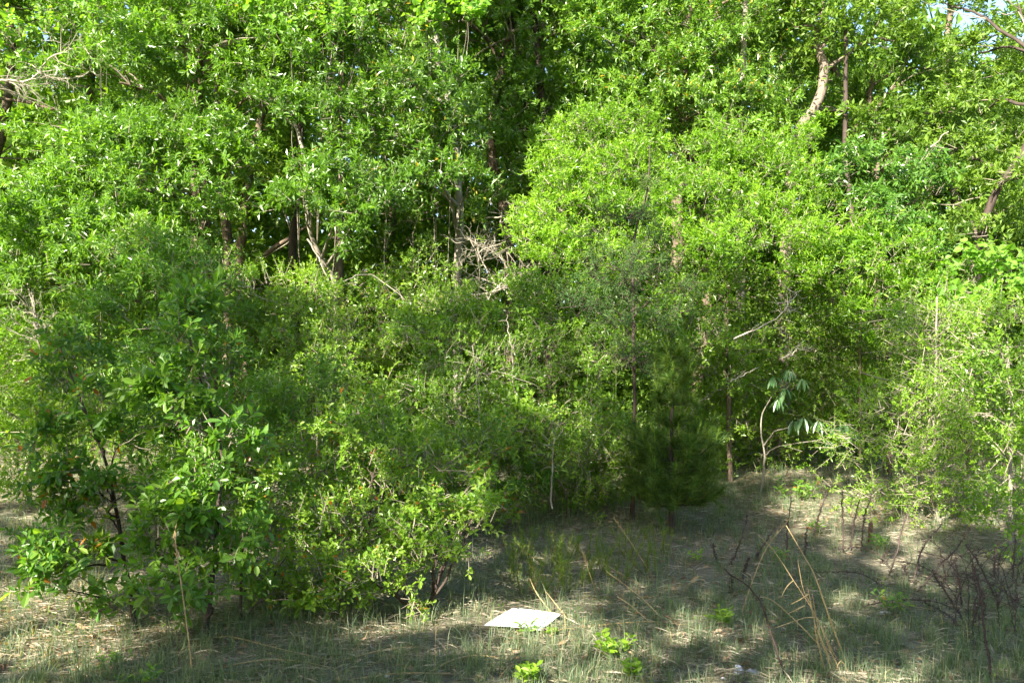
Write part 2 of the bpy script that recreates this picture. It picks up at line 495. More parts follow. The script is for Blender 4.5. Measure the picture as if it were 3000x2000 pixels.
# ------------------------------------------------------------------ the wood: far mass, then trees
def far_wood():
    """the depths of the wood, one mass nobody could count"""
    b = Buf()
    n = 11000
    x = rng.uniform(-24, 28, n); y = rng.uniform(21, 33, n); z = gz(x, y) + rng.random(n) ** 1.2 * np.where(x > 9.5, 10.5, np.where(x < -14, 12, 16)) * (1 + .1 * np.sin(x * .8))
    C = np.stack([x, y, z], 1)
    k = np.repeat(np.arange(n), 14)
    P = C[k] + rng.normal(size=(len(k), 3)) * np.array([.6, .6, .4])
    D = rng.normal(size=(len(k), 3)); N = rng.normal(size=(len(k), 3)) * .8 + [0, -.5, .3]
    leaves(b, P, D, N, rng.uniform(.28, .52, len(k)), rng.uniform(.15, .26, len(k)))
    for _ in range(70):
        xx = rng.uniform(-22, 24); yy = rng.uniform(20, 36)
        r = rng.uniform(.05, .16); h = rng.uniform(7, 13)
        tube(b, smooth_line([[xx, yy, gz(xx, yy) - .1], [xx + rng.normal() * .3, yy, h / 2], [xx + rng.normal() * .6, yy, h]], 8, .03), np.linspace(r, r * .4, 8), 6)
    o = b.build('distant_woodland', M['oak_far']); o['kind'] = 'stuff'
    o['label'] = 'deep shaded woodland seen through gaps behind the front trees'
far_wood()

def bush_floor():
    """low growth on the woodland floor under the trees"""
    b = Buf(); n = 5200
    x = rng.uniform(-13, 14, n); y = rng.uniform(14.4, 21, n); z = gz(x, y) + rng.random(n) ** 1.5 * np.where((x > -6) & (x < 1), .8 + (y - 14) * .6, 1.2 + (y - 14) * .65)
    k = np.repeat(np.arange(n), 13)
    P = np.stack([x, y, z], 1)[k] + rng.normal(size=(len(k), 3)) * [.22, .22, .16]
    P[:, 2] = np.maximum(P[:, 2], gz(P[:, 0], P[:, 1]) + .02)
    leaves(b, P, rng.normal(size=P.shape), rng.normal(size=P.shape) * .8 + [0, -.1, .6], rng.uniform(.08, .16, len(k)), rng.uniform(.04, .07, len(k)))
    sx = rng.uniform(-10, 10, 260); sy = rng.uniform(14, 20, 260)
    A = np.stack([sx, sy, gz(sx, sy)], 1)
    sticks(b, A, A + np.stack([rng.normal(size=260) * .3, rng.normal(size=260) * .2, rng.uniform(1, 4, 260)], 1), .012, .004)
    o = b.build('undergrowth', M['oak_far']); o['kind'] = 'stuff'
    o['label'] = 'low leafy undergrowth on the shaded woodland floor'
bush_floor()

# second rank of trees, standing in the shade behind the front ones
BACK = [  # px, depth, top py, half width px, label
    (-60, 17.0, -250, 330, 'dark dense oak behind the drooping oak mound, its lower crown in shade'),
    (330, 18.5, -300, 360, 'shaded oak rising behind the drooping oak mound'),
    (760, 18.0, -300, 330, 'dark oak filling the gap behind the flaky brown trunk'),
    (1180, 19.0, -300, 330, 'shaded oak behind the pale slim trunk and tangle of dead twigs'),
    (1560, 18.0, -260, 330, 'dark leafy oak in the shaded recess above the dead tangle'),
    (2000, 18.5, -250, 340, 'oak behind the bright yellow-green young oaks'),
    (2420, 19.5, 200, 300, 'oak behind the leaning pale trunks'),
    (2820, 19.0, 60, 300, 'loose oak with sky showing through, behind the dark slanting trunk'),
    (3200, 18.0, 150, 300, 'oak at the edge of the picture behind the slanting dark trunk'),
]
for (px, Y, top, hw, lab) in BACK:
    b = root(px, Y)
    m = Y / F
    lob = []
    for q in range(8):
        py = top + (1150 - top) * (q + .4) / 8 + rng.normal() * 30
        lob.append(LB(px + rng.normal() * hw * .35, py, Y + rng.normal() * .5, hw * rng.uniform(.65, .95), 150 * rng.uniform(.8, 1.2), 1.3))
    trk = [b - [0, 0, .2], b + [rng.normal() * .3, 0, 3], b + [rng.normal() * .5, 0, 7], b + [rng.normal() * .8, .2, 11]]
    plant('oak_tree', lab, 'tree', b, 'oakfar', lob, trk, .17, .06, 'bark', group='oaks in the second rank of the wood', dens=.55, stems=.08, scale=1.7)

b = root(-330, 14.2)
plant('oak_tree', 'oak added past the picture edge for shade, crown touching the bleached high limb', 'tree', b, 'oak',
      [LB(-380, 120, 13.6, 250, 200), LB(-420, 430, 13.4, 230, 180), LB(-200, -120, 13.6, 200, 140), LB(-500, -150, 13.8, 250, 180), LB(-40, 90, 13.2, 100, 70), LB(-330, 700, 13.0, 200, 140), LB(-850, 0, 13.6, 330, 250, 2.0, 1.5), LB(-900, -350, 13.8, 330, 250, 2.0, 1.5), LB(-700, -450, 13.8, 300, 200, 2.0, 1.5)],  # crown lobes out of view, some coarse-leaved, added to shade the trees behind
      [b - [0, 0, .2], W(-320, 700, 14.2), W(-350, 200, 14.2), W(-300, -200, 14.2)], .18, .08, nleaf=40, stems=.15, dens=.8, scale=1.2, group='glossy oaks at the front of the wood')
# the big drooping oak (upper left)
b = root(600, 14.6)
plant('oak_tree', 'large oak with flaky brown trunk and glossy crown drooping in a broad mound', 'tree', b, 'oak',
      [LB(430, 560, 12.6, 250, 160), LB(260, 690, 12.2, 230, 170), LB(380, 760, 12.0, 170, 150), LB(110, 830, 12.0, 170, 110), LB(300, 430, 12.9, 200, 90), LB(480, 450, 12.9, 190, 90),
       LB(560, 420, 12.9, 170, 80), LB(700, 480, 12.8, 110, 60), 
       LB(350, 240, 13.4, 230, 100), LB(620, 150, 13.4, 250, 140), LB(450, 60, 13.8, 300, 100), LB(800, 250, 13.2, 130, 110), LB(820, 90, 13.5, 220, 100),
       LB(450, -130, 13.8, 330, 130, 1.5, 1.35), LB(500, -380, 14, 330, 150, 1.8, 1.35), LB(820, -420, 14.2, 300, 150, 1.8, 1.35), LB(150, -560, 14.4, 330, 150, 1.8, 1.35), LB(600, -650, 14.6, 330, 150, 1.8, 1.35), LB(-120, -60, 13.6, 200, 130), LB(60, -300, 14, 260, 150, 1.5, 1.35), LB(850, -150, 13.8, 260, 130, 1.5, 1.35), LB(-300, 250, 13.4, 180, 150)],  # unseen upper and outer lobes, put in to keep sun off the hollows
      [b - [0, 0, .2], W(600, 1000, 14.6), W(590, 600, 14.6), W(575, 200, 14.6), W(590, -150, 14.6)], .26, .10, 'bark', dens=1.2, nleaf=300, stems=.35, trunk_sides=14, rough=.12, group='glossy oaks at the front of the wood')
b = root(1345, 14.2)
plant('oak_tree', 'oak on a slim pale sunlit trunk, its glossy crown hanging over the dark opening', 'tree', b, 'oak',
      [LB(1080, 200, 13.0, 210, 120), LB(1230, 290, 12.8, 160, 110), LB(1060, 380, 12.7, 160, 100), LB(1290, 430, 12.7, 120, 90), LB(1140, 480, 12.7, 140, 90), LB(1270, 550, 12.6, 130, 70), LB(1370, 570, 12.8, 60, 50),
       LB(1100, 70, 13.4, 220, 100), LB(1150, -120, 13.6, 280, 120, 1.5, 1.35), LB(1180, -340, 13.8, 300, 130, 1.8, 1.35), LB(1100, -600, 14.2, 330, 150, 1.8, 1.35), LB(1420, -480, 14.2, 250, 150, 1.8, 1.35)],  # coarse-leaved lobes above view, added to shade the wood behind
      [b - [0, 0, .2], W(1338, 850, 14.0), W(1348, 640, 14.0), W(1330, 400, 13.8), W(1280, 150, 13.8), W(1250, -80, 13.8)], .085, .05, 'barkpale', dens=1.2, nleaf=300, stems=.45, group='glossy oaks at the front of the wood')
b = root(960, 13.2)
plant('oak_tree', 'slender oak with pale bent stem and a rounded leafy clump hanging at mid height', 'tree', b, 'oak',
      [LB(980, 545, 11.6, 140, 75), LB(1055, 620, 11.5, 95, 60), LB(890, 600, 11.6, 95, 60), LB(970, 650, 11.5, 100, 50), LB(820, 330, 12.6, 110, 60), LB(900, 490, 12.4, 70, 40)],
      [b - [0, 0, .2], W(985, 880, 12.8), W(940, 760, 12.6), W(900, 640, 12.5), W(895, 480, 12.5), W(850, 330, 12.5), W(790, 290, 12.5)], .045, .025, 'barkpale', nleaf=200, stems=.5, dens=1.5, group='glossy oaks at the front of the wood')
# upper centre oaks
b = root(1500, 16.6)
plant('oak_tree', 'tall oak above the dark recess, crown of small dense bright leaves', 'tree', b, 'oak',
      [LB(1500, 90, 15.8, 270, 120), LB(1700, 80, 15.6, 180, 100), LB(1350, 60, 16, 180, 90), LB(1580, -40, 16, 300, 100), LB(1450, -230, 15.6, 320, 130, 1.5, 1.35), LB(1750, -260, 15.6, 280, 130, 1.5, 1.35)],  # coarse-leaved lobes out of view, added to block sun from the interior
      [b - [0, 0, .2], W(1490, 700, 16.6), W(1440, 400, 16.6), W(1500, 50, 16.6)], .14, .08, nleaf=150, stems=.25, group='glossy oaks at the front of the wood')
b = root(1990, 16.4)
plant('oak_tree', 'tall oak with half hidden brown trunk above the yellow-green young oaks', 'tree', b, 'oak',
      [LB(1880, 110, 15.4, 250, 130), LB(2080, 60, 15.6, 250, 120), LB(2120, 220, 15.2, 170, 120), LB(1900, 250, 15.2, 180, 90), LB(2050, 330, 15.0, 180, 90), LB(2180, 370, 14.8, 130, 100), LB(1840, 330, 15.4, 120, 60), LB(1750, -20, 15.8, 200, 90), LB(2050, -180, 15.4, 300, 130, 1.5, 1.35)],  # coarse-leaved last lobe is unseen, added for the shade it casts behind
      [b - [0, 0, .2], W(1985, 700, 16.2), W(1992, 330, 16.2), W(2020, 0, 16.2)], .15, .09, nleaf=200, stems=.25, group='glossy oaks at the front of the wood')
# shaded dark cedar-like tree in the recess
b = root(1560, 16.4)
plant('cedar_tree', 'dark shaded tree with hanging sprays filling the recess above the dead tangle', 'tree', b, 'oak',
      [LB(1500, 330, 16.0, 150, 100), LB(1600, 440, 16.0, 130, 110), LB(1480, 480, 16.0, 110, 100), LB(1560, 570, 16.0, 110, 90), LB(1640, 300, 16.0, 90, 70)],
      [b - [0, 0, .2], W(1560, 700, 16.4), W(1540, 250, 16.4)], .10, .05, 'barkdark', dens=.9, nleaf=80, stems=.3)

# bright young oaks (centre right)
b = root(1760, 13.2)
plant('young_oak', 'feathery yellow-green young oak in full sun beside the dark recess', 'tree', b, 'young',
      [LB(1760, 430, 12.9, 140, 90), LB(1690, 520, 12.7, 140, 80), LB(1830, 520, 12.6, 150, 90), LB(1640, 620, 12.4, 120, 80), LB(1770, 640, 12.3, 170, 90), LB(1600, 730, 12.2, 90, 90), LB(1700, 770, 12.0, 170, 100), LB(1840, 380, 12.9, 70, 50)],
      [b - [0, 0, .2], W(1750, 900, 13.0), W(1765, 600, 13.0), W(1780, 360, 13.0)], .05, .015, 'barkpale', nleaf=300, stems=.5, group='bright young oaks in the sun')
b = root(2140, 13.2)
plant('young_oak', 'broad yellow-green young oak in full sun below the leaning pale trunks', 'tree', b, 'young',
      [LB(2160, 470, 13.0, 150, 90), LB(2020, 500, 12.8, 130, 80), LB(2260, 560, 12.6, 150, 90), LB(2060, 620, 12.4, 180, 90), LB(2330, 660, 12.4, 110, 70), LB(2200, 720, 12.1, 200, 100), LB(2010, 760, 12.0, 160, 90), LB(2330, 450, 13.2, 60, 80)],
      [b - [0, 0, .2], W(2130, 900, 13.0), W(2140, 600, 13.0), W(2170, 400, 13.0)], .045, .015, 'bark', nleaf=300, stems=.5, group='bright young oaks in the sun')
# glossy laurel (right)
b = root(2610, 13.6)
plant('laurel_tree', 'dark glossy laurel with foliage in flat layered tiers', 'tree', b, 'laurel',
      [LB(2560, 510, 13.0, 150, 60), LB(2680, 590, 12.8, 120, 50), LB(2540, 640, 12.6, 130, 60), LB(2660, 720, 12.6, 100, 60), LB(2450, 740, 12.4, 90, 60), LB(2500, 540, 13, 100, 40)],
      [b - [0, 0, .2], W(2600, 900, 13.5), W(2570, 480, 13.4)], .06, .03, 'bark', nleaf=250, stems=.4)
b = root(2520, 12.6)
plant('young_oak', 'sunlit small-leaved bush mounding below the tiered glossy laurel', 'bush', b, 'young',
      [LB(2440, 830, 12.0, 150, 90), LB(2580, 780, 12.0, 120, 90), LB(2600, 900, 11.8, 130, 80), LB(2480, 700, 12.2, 90, 60), LB(2680, 850, 12.0, 60, 60)],
      [b - [0, 0, .1], W(2520, 1000, 12.5), W(2530, 720, 12.4)], .02, .008, 'bark', nleaf=200, stems=.5, dens=.9, group='bright young oaks in the sun')
# high oaks at right with leaning trunks
b = root(2290, 16.0)
plant('oak_tree', 'oak with a thick pale trunk leaning sideways and loose yellow-green crown', 'tree', b, 'oakfar',
      [LB(2330, 80, 15.4, 150, 100), LB(2480, 50, 15.6, 180, 90), LB(2270, 190, 16.2, 120, 70), LB(2480, 330, 16.4, 110, 60), LB(2620, 120, 15.6, 150, 90), LB(2420, -150, 15.4, 260, 110)],  # highest lobe lies above view, added to cast shade on the crowns behind
      [b - [0, 0, .2], W(2300, 800, 15.8), W(2325, 460, 15.6), W(2340, 390, 15.6), W(2400, 290, 15.6), W(2415, 200, 15.6), W(2390, 130, 15.6)], .125, .08, 'barkmid', nleaf=100, stems=.3, dens=.8, group='loose oaks with leaning trunks')
b = root(2560, 16.6)
plant('oak_tree', 'oak with thin dark forked trunk behind the leaning pale trunk', 'tree', b, 'oakfar',
      [LB(2650, 250, 15.8, 150, 80), LB(2560, 360, 15.6, 130, 60), LB(2780, 330, 15.6, 130, 80), LB(2700, 420, 15.4, 130, 70), LB(2730, 200, 16, 130, 60), LB(2620, 450, 15.2, 90, 60)],
      [b - [0, 0, .2], W(2570, 800, 16.4), W(2560, 400, 16.2), W(2545, 300, 16.2), W(2570, 180, 16.2)], .085, .045, 'bark', nleaf=100, stems=.3, dens=.85, group='loose oaks with leaning trunks')
b = root(2840, 14.5)
plant('oak_tree', 'oak on a dark slanting trunk with olive green crown above', 'tree', b, 'oakfar',
      [LB(2880, 340, 14.2, 150, 90), LB(2960, 270, 14.2, 130, 60), LB(2870, 160, 14.4, 120, 50), LB(3010, 120, 14.0, 80, 50), LB(2840, 470, 14.0, 130, 80), LB(2960, 470, 13.8, 120, 90), LB(2800, 600, 13.8, 110, 70), LB(2950, 620, 13.6, 100, 90), LB(2985, 520, 12.3, 45, 40), LB(2890, 690, 12.5, 70, 50), LB(2760, 10, 14.4, 120, 50), LB(2980, 10, 14, 130, 30)],
      [b - [0, 0, .2], W(2862, 800, 13.2), W(2874, 680, 12.9), W(2925, 550, 12.7), W(3005, 430, 12.6), W(3080, 200, 12.6)], .066, .056, 'barkdark', nleaf=120, stems=.3, dens=.85, group='loose oaks with leaning trunks')
# grapevine patches
def vine(label, base, lobes, n=60):
    plant('grapevine', label, 'vine', base, 'vine', lobes, None, .012, .006, 'twig', nleaf=n, stems=.8, dens=.75, branches=True, group='grapevines climbing in the trees')
vine('broad-leaved grapevine draped over the top of the big drooping oak', root(300, 13.6), [LB(300, 60, 12.7, 130, 50), LB(120, 110, 12.6, 110, 60)], 120)
vine('pale broad-leaved grapevine strand hanging high between the two glossy oaks', root(930, 13.6), [LB(850, 40, 12.7, 100, 40), LB(1010, 50, 12.7, 110, 45), LB(980, 100, 12.6, 60, 30)], 120)
vine('short pale strand of grapevine leaves hanging above the dark recess', root(1300, 13.8), [LB(1260, 70, 12.8, 40, 22), LB(1345, 75, 12.8, 50, 25)], 40)
vine('yellow-green grapevine mounded over shrubs under the slanting dark trunk', root(2880, 12.2), [LB(2850, 790, 11.4, 90, 40), LB(2930, 830, 11.3, 90, 60), LB(2820, 880, 11.3, 70, 40)], 120)

# ------------------------------------------------------------------ mid-height thicket
YG = 'yaupon bushes of the thicket'
YAU = [  # px base, depth, lobes, label, spec
    (760, 12.2, [(720, 880, 11.8, 150, 80), (640, 960, 11.6, 130, 80), (830, 970, 11.5, 150, 90), (720, 1080, 11.2, 170, 90), (800, 1200, 10.9, 150, 90)],
     'yaupon bush with arching white stems below the rounded oak clump', 'yaupon'),
    (1010, 12.2, [(1000, 860, 12.0, 140, 60), (930, 920, 11.7, 120, 70), (1080, 950, 11.6, 150, 80), (980, 1060, 11.2, 170, 100), (1000, 1200, 10.8, 180, 90)],
     'yaupon bush below the dark opening, sunny on top and shaded beneath', 'yaupon'),
    (1270, 12.6, [(1240, 780, 12.3, 70, 60), (1200, 880, 12.0, 100, 50), (1300, 920, 11.8, 140, 60)],
     'small leafy bush at the foot of the pale slim trunk', 'yaupon'),
    (1340, 11.6, [(1290, 1010, 11.2, 160, 90), (1450, 950, 11.3, 120, 70), (1400, 1100, 10.9, 170, 100), (1280, 1200, 10.6, 150, 90), (1430, 1250, 10.5, 140, 80)],
     'yaupon bush below the tangle of dead grey twigs', 'yaupon'),
    (1640, 11.8, [(1580, 900, 11.6, 140, 80), (1690, 960, 11.4, 160, 90), (1600, 1080, 11.1, 160, 90), (1760, 1080, 11.0, 130, 90), (1640, 1230, 10.8, 170, 80)],
     'yaupon bush half in shade behind the thin dark cedar', 'yaupon'),
    (1990, 11.8, [(1900, 900, 11.7, 150, 80), (2050, 880, 12.4, 150, 80), (1960, 1000, 11.8, 170, 90), (2090, 1010, 12.8, 130, 90), (2100, 1150, 13.2, 120, 100)],
     'yaupon bush rising behind the young pine', 'yaupon'),
    (2330, 14.2, [(2230, 850, 13.3, 130, 80), (2350, 930, 13.3, 150, 90), (2260, 1000, 13.4, 130, 80), (2420, 1040, 13.4, 130, 90), (2300, 1150, 13.8, 150, 80), (2420, 1220, 13.8, 120, 70), (2250, 1280, 14, 110, 70)],
     'yaupon bush with a bleached dead branch, behind the drooping-leaved sapling', 'yaupon'),
    (2590, 13.8, [(2560, 980, 13.0, 120, 70), (2660, 1030, 12.6, 120, 80), (2560, 1110, 13.2, 130, 80), (2650, 1200, 12.8, 120, 90), (2500, 1240, 13.8, 110, 60)],
     'thin-leaved bush filling the space behind the wispy pale-stemmed shrub', 'yaupon'),
    (1660, 10.5, [(1560, 1330, 10.1, 90, 90), (1680, 1360, 10.2, 110, 80), (1620, 1260, 10.3, 130, 70), (1780, 1330, 10.4, 90, 90)],
     'low loose bush with pale forking stems between the sparkleberry and young pine', 'yaupon'),
    (1480, 10.4, [(1480, 1420, 10.2, 120, 60), (1560, 1440, 10.0, 90, 50), (1400, 1470, 9.9, 100, 45), (1500, 1340, 10.5, 110, 60)],
     'low dark bush closing the gap behind the feathery weeds', 'willowoak'),
    (1760, 11.4, [(1740, 1430, 11.0, 110, 60), (1820, 1400, 11.2, 110, 70), (1680, 1440, 10.9, 90, 50), (1800, 1300, 11.3, 120, 70)],
     'low dark bush closing the gap behind the young pine', 'yaupon'),
    (650, 9.6, [(620, 1480, 9.4, 140, 70), (740, 1500, 9.2, 130, 70), (560, 1400, 9.6, 130, 70), (680, 1380, 9.5, 130, 80)],
     'dark bush filling the space behind the upright sapling', 'willowoak'),
    (1080, 9.9, [(1060, 1480, 9.6, 150, 70), (1180, 1500, 9.4, 110, 60), (980, 1380, 9.7, 140, 80), (1140, 1340, 9.8, 140, 80)],
     'dark bush filling the space behind the sparkleberry', 'willowoak'),
    (2130, 14.4, [(2170, 1290, 14.2, 100, 70), (2090, 1230, 14.0, 110, 80), (2060, 1360, 13.6, 80, 60)],
     'small shaded bush behind the forked pale sapling', 'yaupon'),
    (1290, 9.8, [(1240, 1330, 9.6, 120, 80), (1400, 1350, 9.6, 110, 80), (1330, 1420, 9.4, 110, 60)],
     'low bluish green bush with narrow leaves behind the sparkleberry tips', 'willowoak'),
    (900, 9.8, [(860, 1150, 9.6, 130, 80), (800, 1300, 9.4, 120, 90), (900, 1400, 9.3, 130, 80), (720, 1220, 9.6, 100, 80)],
     'dark green shaded bush between the bent saplings and the sparkleberry', 'willowoak'),
]
for (px, Y, lob, lab, sp) in YAU:
    b = root(px, Y)
    tops = [LB(*l, k=float(rng.choice([.8, 1.0, 1.15, 1.45]))) for l in lob]
    c0 = np.array(tops[0][:3])
    plant('yaupon_bush' if sp == 'yaupon' else 'oak_shrub', lab, 'bush', b, sp, tops, [b - [0, 0, .1], b + (c0 - b) * .45 + [rng.normal() * .15, .05, 0], c0], .017, .007, 'bark',
          group=YG if sp == 'yaupon' else 'dark shrubs in the shade', nleaf=60 if sp == 'yaupon' else 200, stems=.6, dens=.9)

# left edge
b = root(60, 12.2)
plant('wax_myrtle', 'bright yellow-green bush with pale bare stems under the drooping oak mound', 'bush', b, 'young',
      [LB(60, 1010, 11.8, 150, 70), LB(170, 1060, 11.6, 100, 60), LB(70, 1160, 11.5, 160, 80), LB(180, 1230, 11.3, 110, 70), LB(50, 1320, 11.2, 130, 80), LB(-80, 1100, 11.5, 130, 200), LB(40, 1420, 11, 100, 50)],
      [b - [0, 0, .1], W(120, 1180, 11.6), W(110, 960, 11.7), W(80, 830, 11.8)], .035, .012, 'barkpale', nleaf=200, stems=.7, dens=.8, scale=.9)
b = root(520, 10.8)
plant('oak_sapling', 'tall narrow-leaved oak sapling in soft shade before the drooping oak', 'tree', b, 'willowoak',
      [LB(440, 740, 10.6, 110, 70), LB(520, 800, 10.5, 120, 80), LB(380, 830, 10.5, 110, 80), LB(560, 900, 10.3, 130, 80), LB(420, 950, 10.2, 150, 90), LB(560, 1040, 10.0, 130, 90), LB(330, 1010, 10.2, 110, 80), LB(450, 1130, 9.8, 150, 90), LB(640, 1100, 10.0, 90, 80)],
      [b - [0, 0, .1], W(500, 1200, 10.6), W(460, 900, 10.6), W(450, 680, 10.6)], .04, .012, 'barkpale', nleaf=300, stems=.5, dens=.85)

# ------------------------------------------------------------------ front saplings
b = G(402, 1862)
plant('leaning_sapling', 'slim leaning sapling with rusty brown stem and broad dark green leaves', 'tree', b, 'broad',
      [LB(270, 1210, 7.3, 110, 80), LB(360, 1290, 7.2, 130, 70), LB(200, 1290, 7.3, 100, 70), LB(290, 1380, 7.1, 160, 70), LB(400, 1420, 7.0, 110, 70), LB(190, 1440, 7.1, 90, 60), LB(340, 1500, 7.0, 130, 60),
       LB(170, 1600, 6.7, 90, 45), LB(110, 1660, 6.6, 70, 40), LB(180, 1720, 6.6, 60, 80), LB(230, 1110, 7.4, 60, 80), LB(180, 1040, 7.5, 40, 50)],
      [b - [0, 0, .05], W(392, 1800, 6.85), W(365, 1650, 6.95), W(345, 1520, 7.05), W(318, 1380, 7.15), W(275, 1260, 7.25), W(215, 1120, 7.3), W(175, 1010, 7.4)], .026, .006, 'barkdark', nleaf=300, stems=.7, dens=.95, front=.4, scale=1.0, group='broad-leaved saplings at the front')
b = G(598, 1880)
plant('upright_sapling', 'upright sapling with dark crooked stem and the largest rounded leaves', 'tree', b, 'broad',
      [LB(600, 1180, 6.9, 120, 70), LB(650, 1290, 6.8, 130, 80), LB(520, 1260, 6.8, 110, 70), LB(620, 1400, 6.7, 130, 60), LB(510, 1150, 6.9, 80, 70), LB(540, 1000, 7.0, 60, 60), LB(520, 900, 7.1, 55, 60),
       LB(560, 1640, 6.5, 110, 60), LB(540, 1730, 6.4, 110, 50), LB(680, 1600, 6.6, 110, 60), LB(500, 1560, 6.5, 60, 50), LB(640, 1500, 6.7, 90, 50)],
      [b - [0, 0, .05], W(610, 1780, 6.75), W(628, 1640, 6.8), W(640, 1470, 6.85), W(650, 1340, 6.9), W(610, 1180, 6.95), W(560, 1010, 7.0), W(530, 850, 7.05)], .030, .005, 'barkdark', nleaf=300, stems=.9, dens=1.0, front=.4, scale=1.10, group='broad-leaved saplings at the front')
b = G(708, 1836)
plant('dark_sapling', 'small sapling with near black stem beside the upright sapling', 'tree', b, 'broad',
      [LB(760, 1480, 7.3, 110, 70), LB(720, 1560, 7.2, 80, 50), LB(800, 1680, 7.1, 100, 60), LB(850, 1750, 7.0, 90, 50), LB(740, 1380, 7.4, 90, 60)],
      [b - [0, 0, .05], W(705, 1760, 7.0), W(712, 1600, 7.2), W(735, 1480, 7.3), W(750, 1370, 7.4)], .018, .006, 'barkdark', nleaf=200, stems=.9, dens=.75, scale=.8, group='broad-leaved saplings at the front')
# sparkleberry with crooked base
b = G(1225, 1795)
def spark_extra(tw):
    pass
plant('sparkleberry_bush', 'spreading bush of small rounded leaves on a dark crooked base, tips toward the white board', 'bush', b, 'sparkle',
      [LB(1060, 1330, 7.9, 170, 80), LB(1230, 1380, 7.7, 150, 70), LB(930, 1360, 7.8, 120, 90), LB(1350, 1450, 7.5, 110, 50), LB(1130, 1470, 7.6, 190, 80), LB(1280, 1540, 7.4, 140, 60), LB(960, 1500, 7.5, 130, 80),
       LB(1060, 1620, 7.3, 140, 70), LB(1210, 1650, 7.2, 110, 60), LB(930, 1650, 7.2, 110, 60), LB(1150, 1730, 7.0, 80, 50), LB(980, 1740, 7.0, 100, 40), LB(1380, 1540, 7.3, 60, 60), LB(1100, 1240, 8.1, 120, 60), LB(1000, 1260, 8.1, 100, 60),
       LB(1100, 1690, 6.9, 150, 60), LB(1240, 1600, 7.0, 110, 70), LB(900, 1720, 6.9, 100, 50), LB(1020, 1560, 7.0, 150, 70), LB(1420, 1500, 7.3, 80, 50)],
      [b - [0, 0, .05], W(1265, 1760, 7.25), W(1215, 1780, 7.2), W(1150, 1735, 7.2), W(1080, 1690, 7.3), W(1080, 1550, 7.4), W(1090, 1400, 7.6)], .028, .010, 'barkdark', nleaf=300, stems=.8, dens=1.35, front=.35)
b = G(1440, 1560)
plant('sparkleberry_bush', 'low dark shrub crouching beneath the sparkleberry, near bare ground', 'bush', G(800, 1790), 'sparkle',
      [LB(860, 1600, 7.9, 120, 70), LB(760, 1690, 7.8, 90, 50), LB(900, 1700, 7.6, 110, 50)],
      None, .01, .006, 'barkdark', nleaf=100, stems=.9, dens=.8)

# ------------------------------------------------------------------ thin dark cedar
b = root(1850, 10.6)
plant('cedar_sapling', 'thin dark cedar with bare whip tip standing against the sunny young oaks', 'tree', b, 'cedar',
      [LB(1780, 680, 10.3, 90, 60), LB(1870, 600, 10.3, 50, 60), LB(1900, 720, 10.3, 70, 60), LB(1800, 830, 10.3, 120, 70), LB(1920, 870, 10.3, 90, 80), LB(1720, 800, 10.3, 70, 40), LB(1860, 960, 10.3, 130, 80), LB(1640, 900, 10.3, 100, 40), LB(1800, 1060, 10.3, 130, 70)],
      [b - [0, 0, .1], W(1860, 1250, 10.4), W(1855, 900, 10.4), W(1858, 700, 10.4), W(1895, 560, 10.4), W(1905, 430, 10.4)], .030, .006, 'barkdark', dens=.42, stems=.8, twigmat='weed', nleaf=0)

